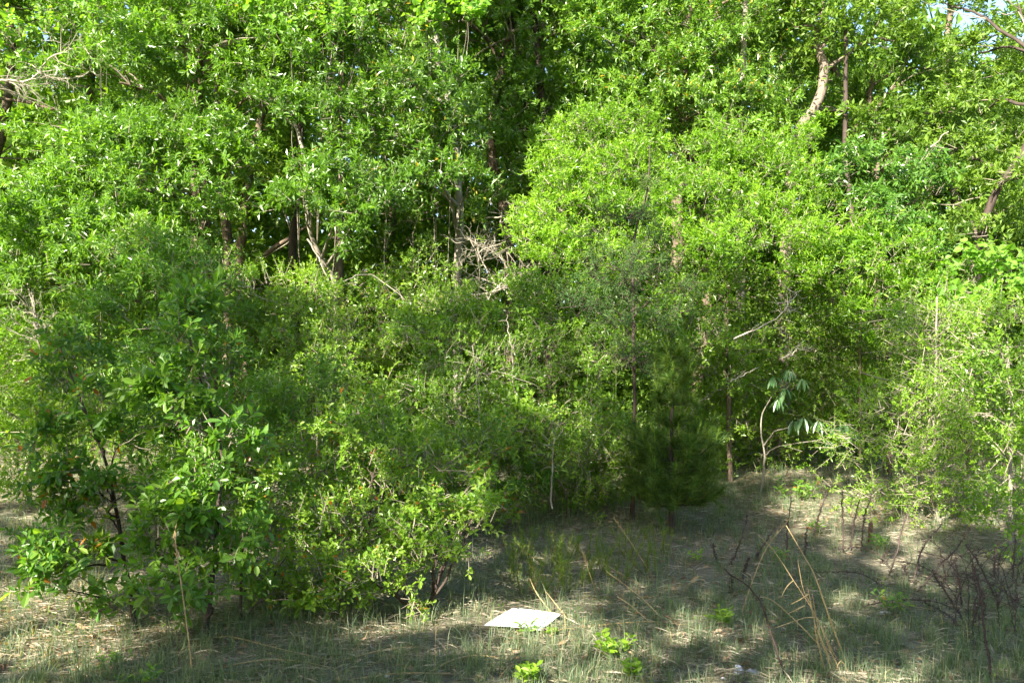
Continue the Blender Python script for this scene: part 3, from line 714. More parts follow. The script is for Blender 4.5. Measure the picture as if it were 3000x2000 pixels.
# ------------------------------------------------------------------ young pine
def young_pine():
    b = G(1970, 1562)
    Y = b[1]
    t = thing('young_pine', 'bushy young pine with long soft needles and rusty stem', 'tree', b)
    tk = smooth_line([b - [0, 0, .05], W(1965, 1400, Y), W(1968, 1250, Y), W(1972, 1100, Y), W(1975, 1015, Y)], 16, .004)
    bb = Buf(); tube(bb, tk, np.linspace(.038, .006, 16), 8, rough=.05); bb.build('trunk', M['barkdark'], t, smooth=True)
    H = tk[-1, 2] - b[2]
    needles = Buf(); Ps, Ds = [], []; tips = []
    whorl = [.13, .15, .18, .21, .27, .33, .39, .50, .60, .70, .80, .90]
    for wi, h in enumerate(whorl):
        nb = 9 if h < .42 else 5 if h < .75 else 4
        reach = (.64 if h < .42 else .38) * (1 - h) ** .8 + .07
        if .44 < h < .6: reach *= .80
        for k in range(nb):
            az = k / nb * 6.28 + wi * .9 + rng.normal() * .2
            i = min(int(h * 15), 15); f = h * 15 - i
            p0 = tk[i] * (1 - f) + tk[min(i + 1, 15)] * f
            ln = reach * rng.uniform(.75, 1.12)
            dirn = np.array([math.cos(az), math.sin(az), 0])
            p1 = p0 + dirn * ln * .55 + [0, 0, .10 * ln]
            p2 = p0 + dirn * ln + [0, 0, (.42 + .25 * h) * ln]
            bl = smooth_line([p0, p1, p2], 8, .004)
            o = Buf(); tube(o, bl, np.linspace(.010, .003, 8), 5); o.build('branch', M['barkdark'], t, smooth=True)
            lines = [bl[2:]]
            if h > .2: tips.append((bl[-1], nrm((dirn * .25 + np.array([0, 0, 1.]))[None])[0]))
            for s in range(4):
                q = bl[rng.integers(2, 7)]
                e = q + nrm(dirn * .6 + rng.normal(size=3) * .45 + [0, 0, .55]) * ln * rng.uniform(.25, .45)
                lines.append(smooth_line([q, (q + e) / 2 + rng.normal(size=3) * .01, e], 5))
                sticks(needles, lines[-1][:-1], lines[-1][1:], .003, .0025)
            for l in lines:
                m = len(l) * (7 if h < .45 else 6)
                u = rng.random(m) * (len(l) - 1.001); i2 = u.astype(int); fr = (u - i2)[:, None]
                P = l[i2] * (1 - fr) + l[i2 + 1] * fr
                D = nrm(np.repeat(nrm((l[-1] - l[0])[None]), m, 0))
                Ps.append(P); Ds.append(D)
    # top candle
    m = 150; u = rng.random(m) ** .8; P = tk[10 + (u * 5).astype(int)]; Ps.append(P + rng.normal(size=P.shape) * .01); Ds.append(np.tile([0, 0, 1.], (m, 1)))
    P = np.concatenate(Ps); D = np.concatenate(Ds)
    for rep in range(3):
        d = nrm(D * .75 + rng.normal(size=P.shape) * .5 + [0, 0, .15])
        leaves(needles, P, d, rng.normal(size=P.shape), rng.uniform(.09, .17, len(P)), .0055, 'n', rng.random(len(P)), .15)
    cb = Buf()
    for e, dd in tips:
        n = 26; P = e + dd * rng.random((n, 1)) * .13; d = nrm(dd + rng.normal(size=(n, 3)) * .3)
        leaves(cb, P, d, rng.normal(size=P.shape), rng.uniform(.05, .10, n), .0055, 'n')
        sticks(cb, e[None], (e + dd * .15)[None], .004, .003)
    cb.build('new_shoots', M['candle'], t, kind='stuff')
    needles.build('needles', M['pine'], t, kind='stuff')
young_pine()

# ------------------------------------------------------------------ forked pale sapling with drooping whorls of large leaves
def umbrella_sapling():
    b = G(2230, 1442); Y = b[1]
    t = thing('forked_sapling', 'forked pale sapling with whorls of long drooping leaves', 'tree', b)
    def limb(nm, pts, a, c, n=10):
        o = Buf(); l = smooth_line([W(*p) if len(p) == 3 else p for p in pts], n, .004); tube(o, l, np.linspace(a, c, n), 7); o.build(nm, M['barkpale'], t, smooth=True); return l
    limb('trunk', [tuple(b - [0, 0, .05])] and [(2228, 1448, Y), (2236, 1390, Y), (2241, 1334, Y)], .022, .017)
    limb('branch', [(2241, 1334, Y), (2233, 1290, Y), (2228, 1240, Y), (2238, 1200, Y), (2262, 1160, Y - .2), (2290, 1110, Y - .3)], .014, .006, 14)
    limb('branch', [(2241, 1334, Y), (2270, 1312, Y - .2), (2330, 1298, Y - .3), (2420, 1284, Y - .5), (2475, 1245, Y - .6)], .012, .005, 14)
    limb('branch', [(2236, 1308, Y), (2268, 1265, Y - .2), (2310, 1252, Y - .3), (2345, 1230, Y - .4)], .011, .005)
    limb('branch', [(2290, 1150, Y - .2), (2330, 1110, Y - .3), (2320, 1080, Y - .3)], .008, .004)
    cen = [(2310, 1085, .3, 1.0), (2265, 1105, .35, .9), (2300, 1140, .3, .9), (2350, 1110, .35, .8), (2280, 1170, .3, .6), (2355, 1225, .45, 1.0), (2330, 1235, .4, .8), (2400, 1235, .5, 1.0), (2440, 1250, .55, .9), (2475, 1240, .6, .9), (2500, 1265, .6, .8), (2430, 1290, .5, .6)]
    for (px, py, dy, k) in cen:
        c = W(px, py, Y - dy)
        n = 11
        B, D, N, L = [], [], [], []
        for j in range(n):
            az = j / n * 6.28 + rng.normal() * .25
            out = np.array([math.cos(az), math.sin(az), 0])
            B.append(c + out * .02 + rng.normal(size=3) * .01)
            D.append(out * rng.uniform(.45, .9) + [0, 0, rng.uniform(-1.5, -.5)])
            N.append(out * .8 + [0, -.15, .6]); L.append(rng.uniform(.17, .25) * (.7 + .3 * k))
        leaf_objects(t, 'umb', np.array(B), np.array(D), np.array(N), np.array(L))
SPEC['umb'] = dict(L=.2, W=.050, sh='r', mat='umbrella')
umbrella_sapling()

# ------------------------------------------------------------------ wispy pale-stemmed shrub (right)
def wispy():
    b = G(2745, 1525); Y = b[1]
    stems = [[(2745, 1530, Y), (2742, 1400, Y), (2736, 1250, Y), (2742, 1100, Y), (2745, 870, Y)],
             [(2765, 1500, Y), (2768, 1350, Y + .1), (2760, 1250, Y + .1), (2752, 1050, Y + .1)],
             [(2700, 1460, Y - .1), (2705, 1330, Y), (2720, 1200, Y), (2640, 1130, Y - .1), (2520, 1090, Y - .3)],
             [(2760, 1330, Y), (2800, 1280, Y - .1), (2840, 1200, Y - .2)],
             [(2740, 1300, Y), (2690, 1330, Y - .1), (2600, 1320, Y - .2)]]
    def extra(tw):
        for st in stems[1:]:
            tube(tw, smooth_line([W(*p) for p in st], 12, .006), np.linspace(.019, .008, 12), 6)
        for _ in range(42):
            py = rng.uniform(900, 1560); px = 2745 + rng.normal() * 12
            a = W(px, py, Y); sgn = 1 if rng.random() < .5 else -1
            ln = rng.uniform(.35, 1.15)
            e = a + np.array([sgn * ln, rng.normal() * .35, rng.uniform(-.25, .55)])
            m = (a + e) / 2 + rng.normal(size=3) * .10 + [0, 0, .12]
            l = smooth_line([a, m, e], 6, .02)
            tube(tw, l, np.linspace(.005, .002, 6), 4, rnd=rng.random(), cap=False)
            k = rng.integers(1, 5, 3)
            sticks(tw, l[k], l[k] + rng.normal(size=(3, 3)) * [.16, .12, .10], .0025, .0015)
    plant('wispy_shrub', 'wispy shrub with several upright pale stems and sparse tiny leaves on long twigs', 'bush', b, 'fine',
          [LB(2740, 1000, Y, 120, 120), LB(2700, 1200, Y, 190, 100), LB(2830, 1180, Y, 130, 110), LB(2600, 1290, Y - .1, 150, 80), LB(2760, 1370, Y, 190, 90), LB(2880, 1330, Y, 120, 90), LB(2640, 1440, Y - .1, 140, 70), LB(2800, 1480, Y, 150, 60), LB(2920, 1450, Y, 100, 90)],
          [W(*p) for p in stems[0]], .032, .012, 'barkpale', stems=.6, dens=1.25, twigmat='twig', extra=extra, nleaf=0, csize=.3)
wispy()
b = root(2960, 9.6)
plant('oak_shrub', 'shaded leafy bush at the picture edge beside the wispy shrub', 'bush', b, 'yaupon',
      [LB(2920, 1010, 9.5, 110, 80), LB(2990, 1080, 9.4, 130, 110), LB(2900, 1150, 9.3, 90, 90), LB(2980, 1250, 9.2, 110, 110), LB(2940, 960, 9.7, 90, 60), LB(2990, 1400, 9.0, 90, 110), LB(2970, 1540, 8.9, 70, 80)],
      [b - [0, 0, .1], W(2960, 1200, 9.5), W(2950, 1000, 9.5)], .03, .01, 'barkpale', nleaf=150, stems=.6, dens=.75, scale=1.15, group='dark shrubs in the shade')

# ------------------------------------------------------------------ dead wood
def branching(buf, p0, d0, ln, r, depth, bend=.35, kids=4):
    n = 6
    P = [np.asarray(p0, float)]; d = nrm(np.asarray(d0, float)[None])[0]
    for _ in range(n - 1):
        d = nrm((d + rng.normal(size=3) * bend * .5)[None])[0]
        P.append(P[-1] + d * ln / (n - 1))
    P = np.array(P)
    tube(buf, P, np.linspace(r, r * .45, n), 4, rnd=rng.random(), cap=False)
    if depth > 0:
        for _ in range(kids):
            i = rng.integers(1, n)
            dd = nrm(((P[i] - P[i - 1]) / np.linalg.norm(P[i] - P[i - 1]) + rng.normal(size=3) * .8)[None])[0]
            branching(buf, P[i], dd, ln * rng.uniform(.4, .7), max(r * .5, .002), depth - 1, bend, kids)

def dead_branch(label, pts, r, twigs=10, tl=.35, depth=1, mat='deadtwig', name='dead_branch', cat='dead branch', group='dead branches caught in the thicket'):
    P = np.array([W(*p) for p in pts])
    r = r * .72
    b = Buf(); l = smooth_line(P, 14, .012); tube(b, l, np.linspace(r, r * .35, 14), 6)
    for _ in range(twigs):
        i = rng.integers(2, 13)
        d = nrm((nrm((l[i] - l[i - 1])[None])[0] + rng.normal(size=3) * .8)[None])[0]
        branching(b, l[i], d, tl * rng.uniform(.5, 1.2), r * .4, depth, .4, 3)
    o = b.build(name, M[mat], smooth=True, origin=P[0])
    tag(o, label, cat, group)
    return o

def tangle():
    c = W(1440, 760, 12.9)
    t = Buf()
    for st, d, ln in [((1500, 880, 12.9), (-.1, 0, 1), 1.1), ((1450, 830, 12.8), (-.3, 0, 1), .9), ((1400, 870, 12.9), (.3, 0, 1), .8), ((1470, 620, 13.0), (.1, 0, -1), .9), ((1360, 690, 13.0), (1, 0, -.5), .7),
                      ((1500, 680, 12.9), (.4, 0, -.9), .8), ((1340, 860, 12.7), (1, 0, .1), .9), ((1430, 880, 12.7), (.3, 0, .5), .7), ((1540, 850, 12.8), (-.6, 0, .5), .7), ((1420, 640, 13), (.8, 0, -.2), .6)]:
        branching(t, W(*st), d, ln, .016, 3, .45, 4)
    o = t.build('dead_tangle', M['deadtwig'], smooth=True, origin=c)
    tag(o, 'tangled mass of bare dead grey twigs beside the pale slim trunk', 'dead twigs')
tangle()
dead_branch('bare bleached limb with fine twigs jutting in under the high grapevine', [(-40, 250, 12.7), (20, 232, 12.5), (80, 240, 12.4), (140, 175, 12.3), (200, 150, 12.2)], .03, 22, .5, 2)
dead_branch('bent bare twig curling below the bleached high limb', [(170, 235, 12.5), (230, 225, 12.4), (270, 205, 12.3), (262, 160, 12.3), (235, 130, 12.4)], .014, 8, .25, 1)
dead_branch('long bleached dead branch arching above the drooping-leaved sapling', [(2150, 992, 10.9), (2220, 962, 10.9), (2280, 925, 10.9), (2320, 880, 10.9), (2345, 850, 10.9)], .017, 14, .3, 1)
dead_branch('straight dead stick slanting just above the drooping whorls', [(2140, 1118, 10.6), (2180, 1095, 10.6), (2215, 1082, 10.6)], .012, 3, .15, 0)
dead_branch('short forked dead twig above the drooping whorls', [(2290, 1050, 10.7), (2330, 1028, 10.7), (2360, 1020, 10.7)], .009, 8, .2, 1)
dead_branch('white arching stem bowed over the sunlit yaupon below the dark opening', [(1000, 828, 11.4), (1035, 812, 11.4), (1065, 806, 11.4), (1120, 825, 11.3), (1200, 890, 11.2)], .015, 6, .25, 1)
dead_branch('white dead stem leaning at the edge of the dark opening', [(900, 700, 11.9), (935, 760, 11.9), (960, 820, 11.9), (985, 890, 11.9)], .020, 4, .2, 0)
dead_branch('pale twiggy stick lying level over the white-stemmed yaupon', [(690, 838, 11.2), (740, 842, 11.2), (760, 870, 11.2), (880, 905, 11.2)], .012, 6, .25, 1)
dead_branch('grey thin upright stem in the middle of the thicket', [(1405, 1240, 10.0), (1402, 1150, 10.0), (1395, 1080, 10.0), (1380, 1010, 10.0)], .010, 5, .3, 0)
dead_branch('slim grey curved twig with a leafy end beside the upright thicket stem', [(1398, 1100, 10.0), (1440, 1088, 10.0), (1490, 1095, 10.0), (1580, 1135, 10.0)], .007, 3, .15, 0)
dead_branch('grey pole-like stem deep in the thicket before the thin cedar', [(1510, 1150, 10.4), (1500, 1030, 10.4), (1488, 960, 10.4), (1485, 920, 10.4)], .012, 3, .2, 0)
dead_branch('pale stem fork low down between the sparkleberry and young pine', [(1618, 1490, 9.7), (1616, 1360, 9.7), (1620, 1290, 9.7), (1640, 1230, 9.7)], .016, 8, .35, 0)
dead_branch('bare brown stem rising through the upright sapling', [(610, 1140, 8.0), (595, 1090, 8.0), (580, 1050, 8.0), (565, 1020, 8.0)], .013, 2, .15, 0)
dead_branch('pinkish dead spray beside the yellow-green bush stems', [(120, 1110, 11.2), (118, 1040, 11.2), (110, 970, 11.2), (95, 900, 11.2)], .022, 18, .4, 2)
dead_branch('bare bleached twig jutting from the lower oak mound', [(360, 745, 11.5), (300, 720, 11.5), (250, 672, 11.5)], .011, 10, .3, 1)
dead_branch('pale crooked limb in the crown between laurel and leaning trunks', [(2690, 495, 13.6), (2705, 455, 13.6), (2740, 420, 13.6), (2775, 385, 13.6)], .030, 2, .3, 0)
dead_branch('grey leafless twig cluster low between the upright sapling and sparkleberry', [(800, 1540, 7.4), (805, 1480, 7.4), (800, 1440, 7.4)], .008, 16, .2, 1)
dead_branch('rust dark vertical stub of a broken stem in the opening', [(1130, 870, 13.2), (1128, 700, 13.2), (1135, 560, 13.2)], .018, 5, .4, 1, mat='twig')
dead_branch('thin bare hanging vine in the opening beside the pale slim trunk', [(1275, 540, 13.4), (1282, 620, 13.4), (1272, 700, 13.4), (1268, 780, 13.4)], .014, 4, .3, 1, mat='twig')
dead_branch('thin twisted stem deep in the dark opening', [(1215, 800, 13.6), (1210, 700, 13.6), (1225, 620, 13.6), (1220, 540, 13.6)], .018, 5, .4, 1, mat='twig')

# slim trunks in the depths that one can tell apart
for (px, Y, t, r, lab, bk) in [(1030, 15.5, 380, .10, 'shaded brown trunk behind the rounded hanging oak clump', 'bark'), (660, 15.6, 250, .11, 'second dark trunk close behind the flaky oak trunk', 'bark'),
                              (1590, 16.0, 280, .10, 'dark trunk within the shaded recess', 'barkdark'), (2190, 15.4, 180, .09, 'slim pale trunk rising behind the leaning trunk', 'barkpale'),
                              (2510, 15.2, 330, .06, 'thin dark pole of a trunk above the tiered laurel', 'barkdark'), (880, 16.4, 480, .10, 'dark trunk in the shade under the bent pale stem', 'barkdark')]:
    b = root(px, Y)
    o = Buf(); l = smooth_line([b - [0, 0, .2], W(px + rng.normal() * 20, 800, Y), W(px + rng.normal() * 25, t + 100, Y), W(px + rng.normal() * 30, t - 250, Y)], 16, .012)
    tube(o, l, np.linspace(r, r * .6, 16), 9, rough=.06)
    tt = thing('slim_tree', lab, 'tree', b, 'slim trunks deeper in the wood')
    o.build('trunk', M[bk], tt, smooth=True)
    c = Buf(); e = l[-1]
    P = e + rng.normal(size=(900, 3)) * [.8, .6, .5]
    leaves(c, P, rng.normal(size=P.shape), rng.normal(size=P.shape) * .5 + [0, -.2, .8], .12, .045)
    c.build('crown', M['oak_far'], tt, kind='stuff')

# ------------------------------------------------------------------ trees behind the camera that shade the clearing
LIT = []   # sun flecks let in by gaps cut through those crowns toward the sun: centre, radius
def fleck(px, py, r, dz=0.0):
    p = G(px, py); LIT.append((p + [0, 0, dz], r))
for a in [(1530, 1828, .45), (1370, 1690, .1), (1095, 1838, .05), (160, 1740, .35), (40, 1800, .5), (240, 1880, .2), (60, 1930, .4), (1730, 1765, .05), (2420, 1500, .35), (2620, 1545, .3), (2120, 1855, .1),
          (2230, 1500, .15), (1850, 1900, .05), (2700, 1470, .2)]:
    fleck(*a)
for (px, py, Y, r) in [(960, 1560, 7.4, .25), (620, 1230, 6.9, .22), (560, 1650, 6.5, .25), (1180, 1700, 7.2, .22), (540, 900, 7.1, .3), (1550, 1950, 6.1, .3), (1880, 1960, 6.0, .3), (1370, 1480, 7.4, .2),
                       (2750, 1150, 10.7, .6), (2750, 1350, 10.7, .3), (860, 1590, 7.6, .25), (1700, 1250, 10.5, .4), (2350, 1100, 10.8, .3), (2280, 1400, 11.5, .5), (1450, 1120, 10.5, .4), (1000, 1150, 10.8, .5), (300, 1650, 6.8, .25), (1050, 1400, 7.8, .2), (1000, 1300, 8.0, .25), (1300, 1440, 7.5, .22), (1050, 1650, 7.0, .2), (900, 1640, 7.1, .22), (1160, 1560, 7.3, .2), (640, 1420, 6.7, .25), (380, 1250, 7.2, .22), (1250, 1230, 10.4, .4), (1560, 1050, 11, .4)]:
    LIT.append((W(px, py, Y), r * .9 - .2))
Sv = np.array(S)
def gaps(P):
    ok = np.ones(len(P), bool)
    for c, r in LIT:
        v = P - c; t = v @ Sv
        d = np.linalg.norm(v - t[:, None] * Sv, axis=1)
        ok &= ~((d < r + .28) & (t > 0))
    return ok
SPEC['shade'] = dict(L=.26, W=.15, sh='d', n=8, tl=.4, mat='oak_far', lai=3.6, droop=0)
for (x, h, lab) in [(-15.2, 13.7, 'roadside oak standing alone at the open end of the verge row'), (-11.8, 14.5, 'roadside oak beside the tallest one in the verge row'), (-9.2, 14.2, 'roadside oak in the middle of the verge row'),
                    (-5.4, 14.2, 'roadside oak with the broadest crown in the verge row'), (-1.0, 13.4, 'roadside oak closest to the viewpoint on the verge'), (2.6, 12.5, 'roadside oak at the far end of the verge row')]:
    y = -4.2
    b = np.array([x, y, float(gz(x, y))])
    lob = []
    for k in range(7):
        z = 2.6 + (h - 3.4) * k / 6
        lob.append((x + rng.normal() * .4, y + rng.normal() * .4, z, 2.6 if k < 6 else 2.0, 1.3, 1.35 if k < 5 else 1.0))
    plant('roadside_oak', lab, 'tree', b, 'shade', lob, [b - [0, 0, .2], b + [.1, 0, 4], b + [0, 0, h - 2]], .2, .08, 'bark', group='oaks along the verge behind the viewpoint', stems=.0, front=0, dens=1.0, csize=.55, holes=gaps)

# ------------------------------------------------------------------ white board lying in the grass
def board():
    cs = [(1418, 1847), (1502, 1800), (1643, 1817), (1583, 1858)]
    c = [G(*p) + [0, 0, h] for p, h in zip(cs, (.05, .065, .055, .04))]
    n = 14
    top = []
    for j in range(n + 1):
        for i in range(n + 1):
            u, v = i / n, j / n      # u along 0->3 (front edge), v towards the back
            p = (c[0] * (1 - u) + c[3] * u) * (1 - v) + (c[1] * (1 - u) + c[2] * u) * v
            p = p + np.array([0, 0, .007 * math.sin(math.pi * u) + .003 * math.sin(5 * v + 3 * u)])
            top.append(p)
    top = np.array(top); N = (n + 1) ** 2
    V = np.vstack([top, top - [0, 0, .005]])
    Q = []
    for j in range(n):
        for i in range(n):
            a = j * (n + 1) + i
            Q.append((a, a + 1, a + n + 2, a + n + 1)); Q.append((N + a, N + a + n + 1, N + a + n + 2, N + a + 1))
    ed = [j for j in range(n + 1)] + [j * (n + 1) + n for j in range(1, n + 1)] + [n * (n + 1) + n - j for j in range(1, n + 1)] + [(n - j) * (n + 1) for j in range(1, n)]
    for k in range(len(ed)):
        a, b2 = ed[k], ed[(k + 1) % len(ed)]
        Q.append((a, N + a, N + b2, b2))
    b = Buf(); b.add(V, None, Q)
    m, t, p, out = nt('white_coated_board')
    tc = t.nodes.new('ShaderNodeTexCoord'); ns = t.nodes.new('ShaderNodeTexNoise'); ns.inputs['Scale'].default_value = 9; ns.inputs['Detail'].default_value = 6
    t.links.new(tc.outputs['Object'], ns.inputs[0])
    t.links.new(ramp(t, [(.24, (.70, .68, .66)), (.31, (.86, .86, .87)), (.55, (.90, .90, .91))], ns.outputs[0]), p.inputs['Base Color'])
    p.inputs['Roughness'].default_value = .4
    o = b.build('white_board', m, origin=np.mean(c, 0))
    tag(o, 'blank white board lying flat in the grass with curled edges', 'board')
board()

# ------------------------------------------------------------------ small leafy seedlings
SPEC['seed'] = dict(L=.070, W=.032, sh='o', mat='seedling')
SPEC['seedg'] = dict(L=.075, W=.026, sh='o', mat='broad')
def seedling(label, px, py, h, spread, nst, sp='seed', lpp=9, scale=1.0):
    b = G(px, py)
    t = thing('leafy_seedling', label, 'plant', b, 'small leafy plants in the grass')
    st = Buf(); B, D, N, L = [], [], [], []
    for k in range(nst):
        az = rng.random() * 6.28; q = spread * math.sqrt(rng.random())
        a = b + np.array([math.cos(az) * q * .35, math.sin(az) * q * .35, -.01]); e = b + np.array([math.cos(az) * q, math.sin(az) * q, h * rng.uniform(.6, 1.1)])
        l = smooth_line([a, (a + e) / 2 + [0, 0, .02], e], 5, .003)
        tube(st, l, np.linspace(.003, .0015, 5), 4)
        for j in range(lpp):
            u = .25 + .75 * j / lpp; p = l[min(int(u * 4), 3)] * (1 - (u * 4) % 1) + l[min(int(u * 4) + 1, 4)] * ((u * 4) % 1)
            ph = j * 2.4 + az; d = np.array([math.cos(ph), math.sin(ph), rng.uniform(.2, .9)])
            B.append(p); D.append(d); N.append(np.array([0, -.3, 1]) + rng.normal(size=3) * .3); L.append(SPEC[sp]['L'] * scale * rng.uniform(.7, 1.2))
    st.build('stem', M['twig'], t, smooth=True)
    leaf_objects(t, sp, np.array(B), np.array(D), np.array(N), np.array(L))
seedling('sunlit yellow-green seedling at the bottom picture edge below the white board', 1545, 2010, .16, .13, 9)
seedling('branched yellow-green seedling to the right front of the white board', 1790, 1925, .16, .22, 12, lpp=8)
seedling('rounded yellow-green seedling at the bottom edge past the branched one', 1852, 1990, .12, .11, 8)
seedling('yellow-green seedling between the white board and golden stalks', 2105, 1840, .16, .11, 7, scale=.9)
seedling('dark leafy sprig standing against the white board', 1540, 1866, .15, .15, 6, 'seedg', 6, .8)
seedling('small light sprig at the front corner of the white board', 1610, 1868, .07, .04, 3, 'seed', 6, .8)
seedling('big-toothed green seedling before the shaded bushes, taller than the weeds', 2340, 1470, .34, .36, 12, 'seedg', 10, 1.4)
seedling('green seedling among the upright dark weeds', 2390, 1570, .22, .14, 6, 'seedg', 7, 1.0)
seedling('green seedling beside the small stump', 2560, 1615, .20, .22, 8, 'seedg', 8, 1.0)
seedling('green seedling low among the arching dark weeds', 2620, 1800, .20, .18, 8, 'seedg', 8, .9)
seedling('small pale seedling under the young pine edge', 2040, 1650, .14, .12, 6, 'seed', 6, .7)
seedling('weak green seedling behind the crossing golden stalks', 2290, 1660, .20, .14, 6, 'seedg', 7, .9)
seedling('green seedling at the bottom edge below the upright sapling', 420, 2010, .12, .16, 7, 'seedg', 8, .9)
seedling('low green sprig beside the leaf litter and leaning sapling', 330, 1965, .12, .14, 7, 'seedg', 8, .7)
seedling('small green seedling in front of the feathery weeds', 1745, 1545, .24, .14, 6, 'seedg', 8, .8)
seedling('green seedling below the dead pinkish spray at the wood edge', 70, 1410, .34, .30, 8, 'seedg', 9, 1.7)

# ------------------------------------------------------------------ feathery weeds
FW = [(1555, 1745, 150, 'tallest feathery weed, brownish at its foot'), (1500, 1700, 130, 'feathery weed nearest the sparkleberry tips'), (1595, 1755, 140, 'feathery weed at the front, beside the leaning golden stalk'), (1640, 1700, 150, 'dense green feathery weed in the middle of the patch'),
      (1660, 1740, 110, 'short feathery weed between the two golden stalks'), (1620, 1670, 110, 'feathery weed at the back by the low bush'), (1785, 1690, 150, 'feathery weed behind the long crossing stalk'), (1815, 1720, 130, 'lone feathery weed toward the pine'),
      (1840, 1640, 120, 'feathery weed close under the young pine'), (1905, 1690, 120, 'bright feathery weed in front of the pine trunk'), (1930, 1640, 100, 'short feathery weed beside the pine trunk'), (1530, 1640, 110, 'feathery weed half hidden in the shaded low shrubs'),
      (1700, 1650, 100, 'pale feathery weed tip at the edge of the bare patch'), (1720, 1720, 90, 'smallest feathery weed on the reddish bare patch')]
for (px, py, hp, lab) in FW:
    b = G(px, py); h = hp * b[1] / F * .95
    t = thing('feathery_weed', lab, 'weed', b, 'feathery weeds beside the pine')
    st = Buf(); f = Buf()
    for k in range(5):
        a = b + rng.normal(size=3) * [.05, .05, 0]; e = a + [rng.normal() * .14, rng.normal() * .10, h * rng.uniform(.7, 1.1)]
        l = smooth_line([a, (a + e) / 2 + rng.normal(size=3) * .015, e], 6); tube(st, l, np.linspace(.004, .0015, 6), 4)
        n = 120; u = .12 + .88 * rng.random(n); q = u * 5; i = np.minimum(q.astype(int), 4); P = l[i] * (1 - (q - i))[:, None] + l[i + 1] * (q - i)[:, None]
        d = nrm(rng.normal(size=(n, 3)) * [.7, .7, .2] + [0, 0, .9])
        leaves(f, P, d, rng.normal(size=(n, 3)), rng.uniform(.04, .09, n), .004, 'n')
    st.build('stem', M['barkred'], t, smooth=True); f.build('foliage', M['fennel'], t, kind='stuff')

# ------------------------------------------------------------------ dry grass stalks
def z3(x, y): return (2000 + x / 2.24, 1300 + y / 2.24)
def z2(x, y): return (1000 + x / 2.24, 1300 + y / 2.24)
def z1(x, y): return (x / 2.24, 1300 + y / 2.24)
def stalk_line(pts, Y=None, n=14):
    """pts: photo points from the foot up; the foot stands on the ground, the rest leans away a little"""
    b = G(*pts[0]); Y = b[1]
    P = [b] + [W(p[0], p[1], Y + .02 * k) for k, p in enumerate(pts[1:], 1)]
    return smooth_line(P, n)
def flat_line(pts, n=16, h=.05):
    P = [G(*p) + [0, 0, h * math.sin(math.pi * (k + .3) / len(pts)) + .015] for k, p in enumerate(pts)]
    return smooth_line(P, n)
def seedhead(buf, l, n=26):
    P = l[-4:][rng.integers(0, 4, n)] + rng.normal(size=(n, 3)) * .004
    d = nrm(nrm((l[-1] - l[-4])[None]) + rng.normal(size=(n, 3)) * .25)
    leaves(buf, P, d, rng.normal(size=(n, 3)), rng.uniform(.03, .07, n), .006, 'd')
def stalk(label, pts, r=.0045, head=False, lie=False, name='dry_grass_stalk', mat='gold', leafy=1):
    l = flat_line(pts) if lie else stalk_line(pts)
    b = Buf(); tube(b, l, np.linspace(r, r * .45, len(l)), 5)
    if head: seedhead(b, l)
    for _ in range(leafy):
        i = rng.integers(2, len(l) - 2); d = nrm((l[i + 1] - l[i] + rng.normal(size=3) * .05)[None])
        leaves(b, l[i:i + 1], d, rng.normal(size=(1, 3)), rng.uniform(.06, .12), .0045, 'd', curl=.1)
    o = b.build(name, M[mat], smooth=True, origin=l[0])
    tag(o, label, 'grass stalk', 'dry grass stalks in the clearing')
stalk('golden dry stalk leaning beside the back corner of the white board', [z2(1400, 1130), z2(1290, 990), z2(1235, 880)], .006)
stalk('shorter tan stalk parallel to the golden one by the board', [z2(1480, 1140), z2(1400, 1040), z2(1345, 970)], .005)
stalk('thin pale stalk upright in front of the reddish bare patch', [z2(1680, 1010), z2(1640, 880), z2(1590, 730)], .004, True)
stalk('long pale stalk with split seed head leaning under the pine', [z2(2050, 880), z2(1930, 690), z2(1800, 500)], .005, True)
stalk('golden stalk bowed across the middle of the clearing', [z2(2140, 1180), z2(1960, 1000), z2(1740, 835)], .005)
stalk('faint grey stalk crossing behind the bowed golden one', [z2(1970, 920), z2(1800, 830), z2(1640, 730)], .004)
stalk('short tan stalk slanting above the long level straw', [z2(2050, 1190), z2(1900, 1060), z2(1810, 1000)], .005)
stalk('long level straw lying right of the white board', [z2(1690, 1208), z2(1900, 1212), z2(2070, 1214), z2(2300, 1222)], .006, lie=True)
stalk('bowed straw on the ground below the sparkleberry near the bottom edge', [z2(590, 1515), z2(720, 1470), z2(880, 1440), z2(1070, 1440)], .007, lie=True)
stalk('thin straw lying along the bare ground at the foot of the sparkleberry', [z2(0, 1445), z2(300, 1400), z2(560, 1368)], .005, lie=True)
stalk('fine upright grey stalk below the sunlit patch by the sparkleberry', [z2(620, 1510), z2(618, 1350), z2(622, 1180)], .003)
stalk('straw lying in front of the right corner of the white board', [z2(1370, 1280), z2(1450, 1262), z2(1530, 1248)], .004, lie=True)
stalk('tall golden stalk standing before the upright sapling', [z1(1260, 1500), z1(1240, 1300), z1(1200, 1000), z1(1165, 760), z1(1145, 570)], .006, True)
stalk('long straw fallen at the foot of the upright sapling', [z1(1330, 1318), z1(1500, 1310), z1(1800, 1388), z1(2150, 1450)], .006, lie=True)
stalk('long bowed straw near the bottom edge in front of the saplings', [z1(1290, 1545), z1(1600, 1484), z1(1900, 1473), z1(2220, 1512)], .006, lie=True)
stalk('straw lying along the bottom edge below the white board', [z2(100, 1566), z2(400, 1560), z2(760, 1552)], .005, lie=True)
stalk('pale seed stalk standing alone left of the golden clump', [z3(15, 1010), z3(35, 940), z3(80, 885)], .004, True)
stalk('greenish stalk leaning inward with long seed heads', [z3(390, 1100), z3(440, 950), z3(540, 700), z3(680, 515)], .005, True)
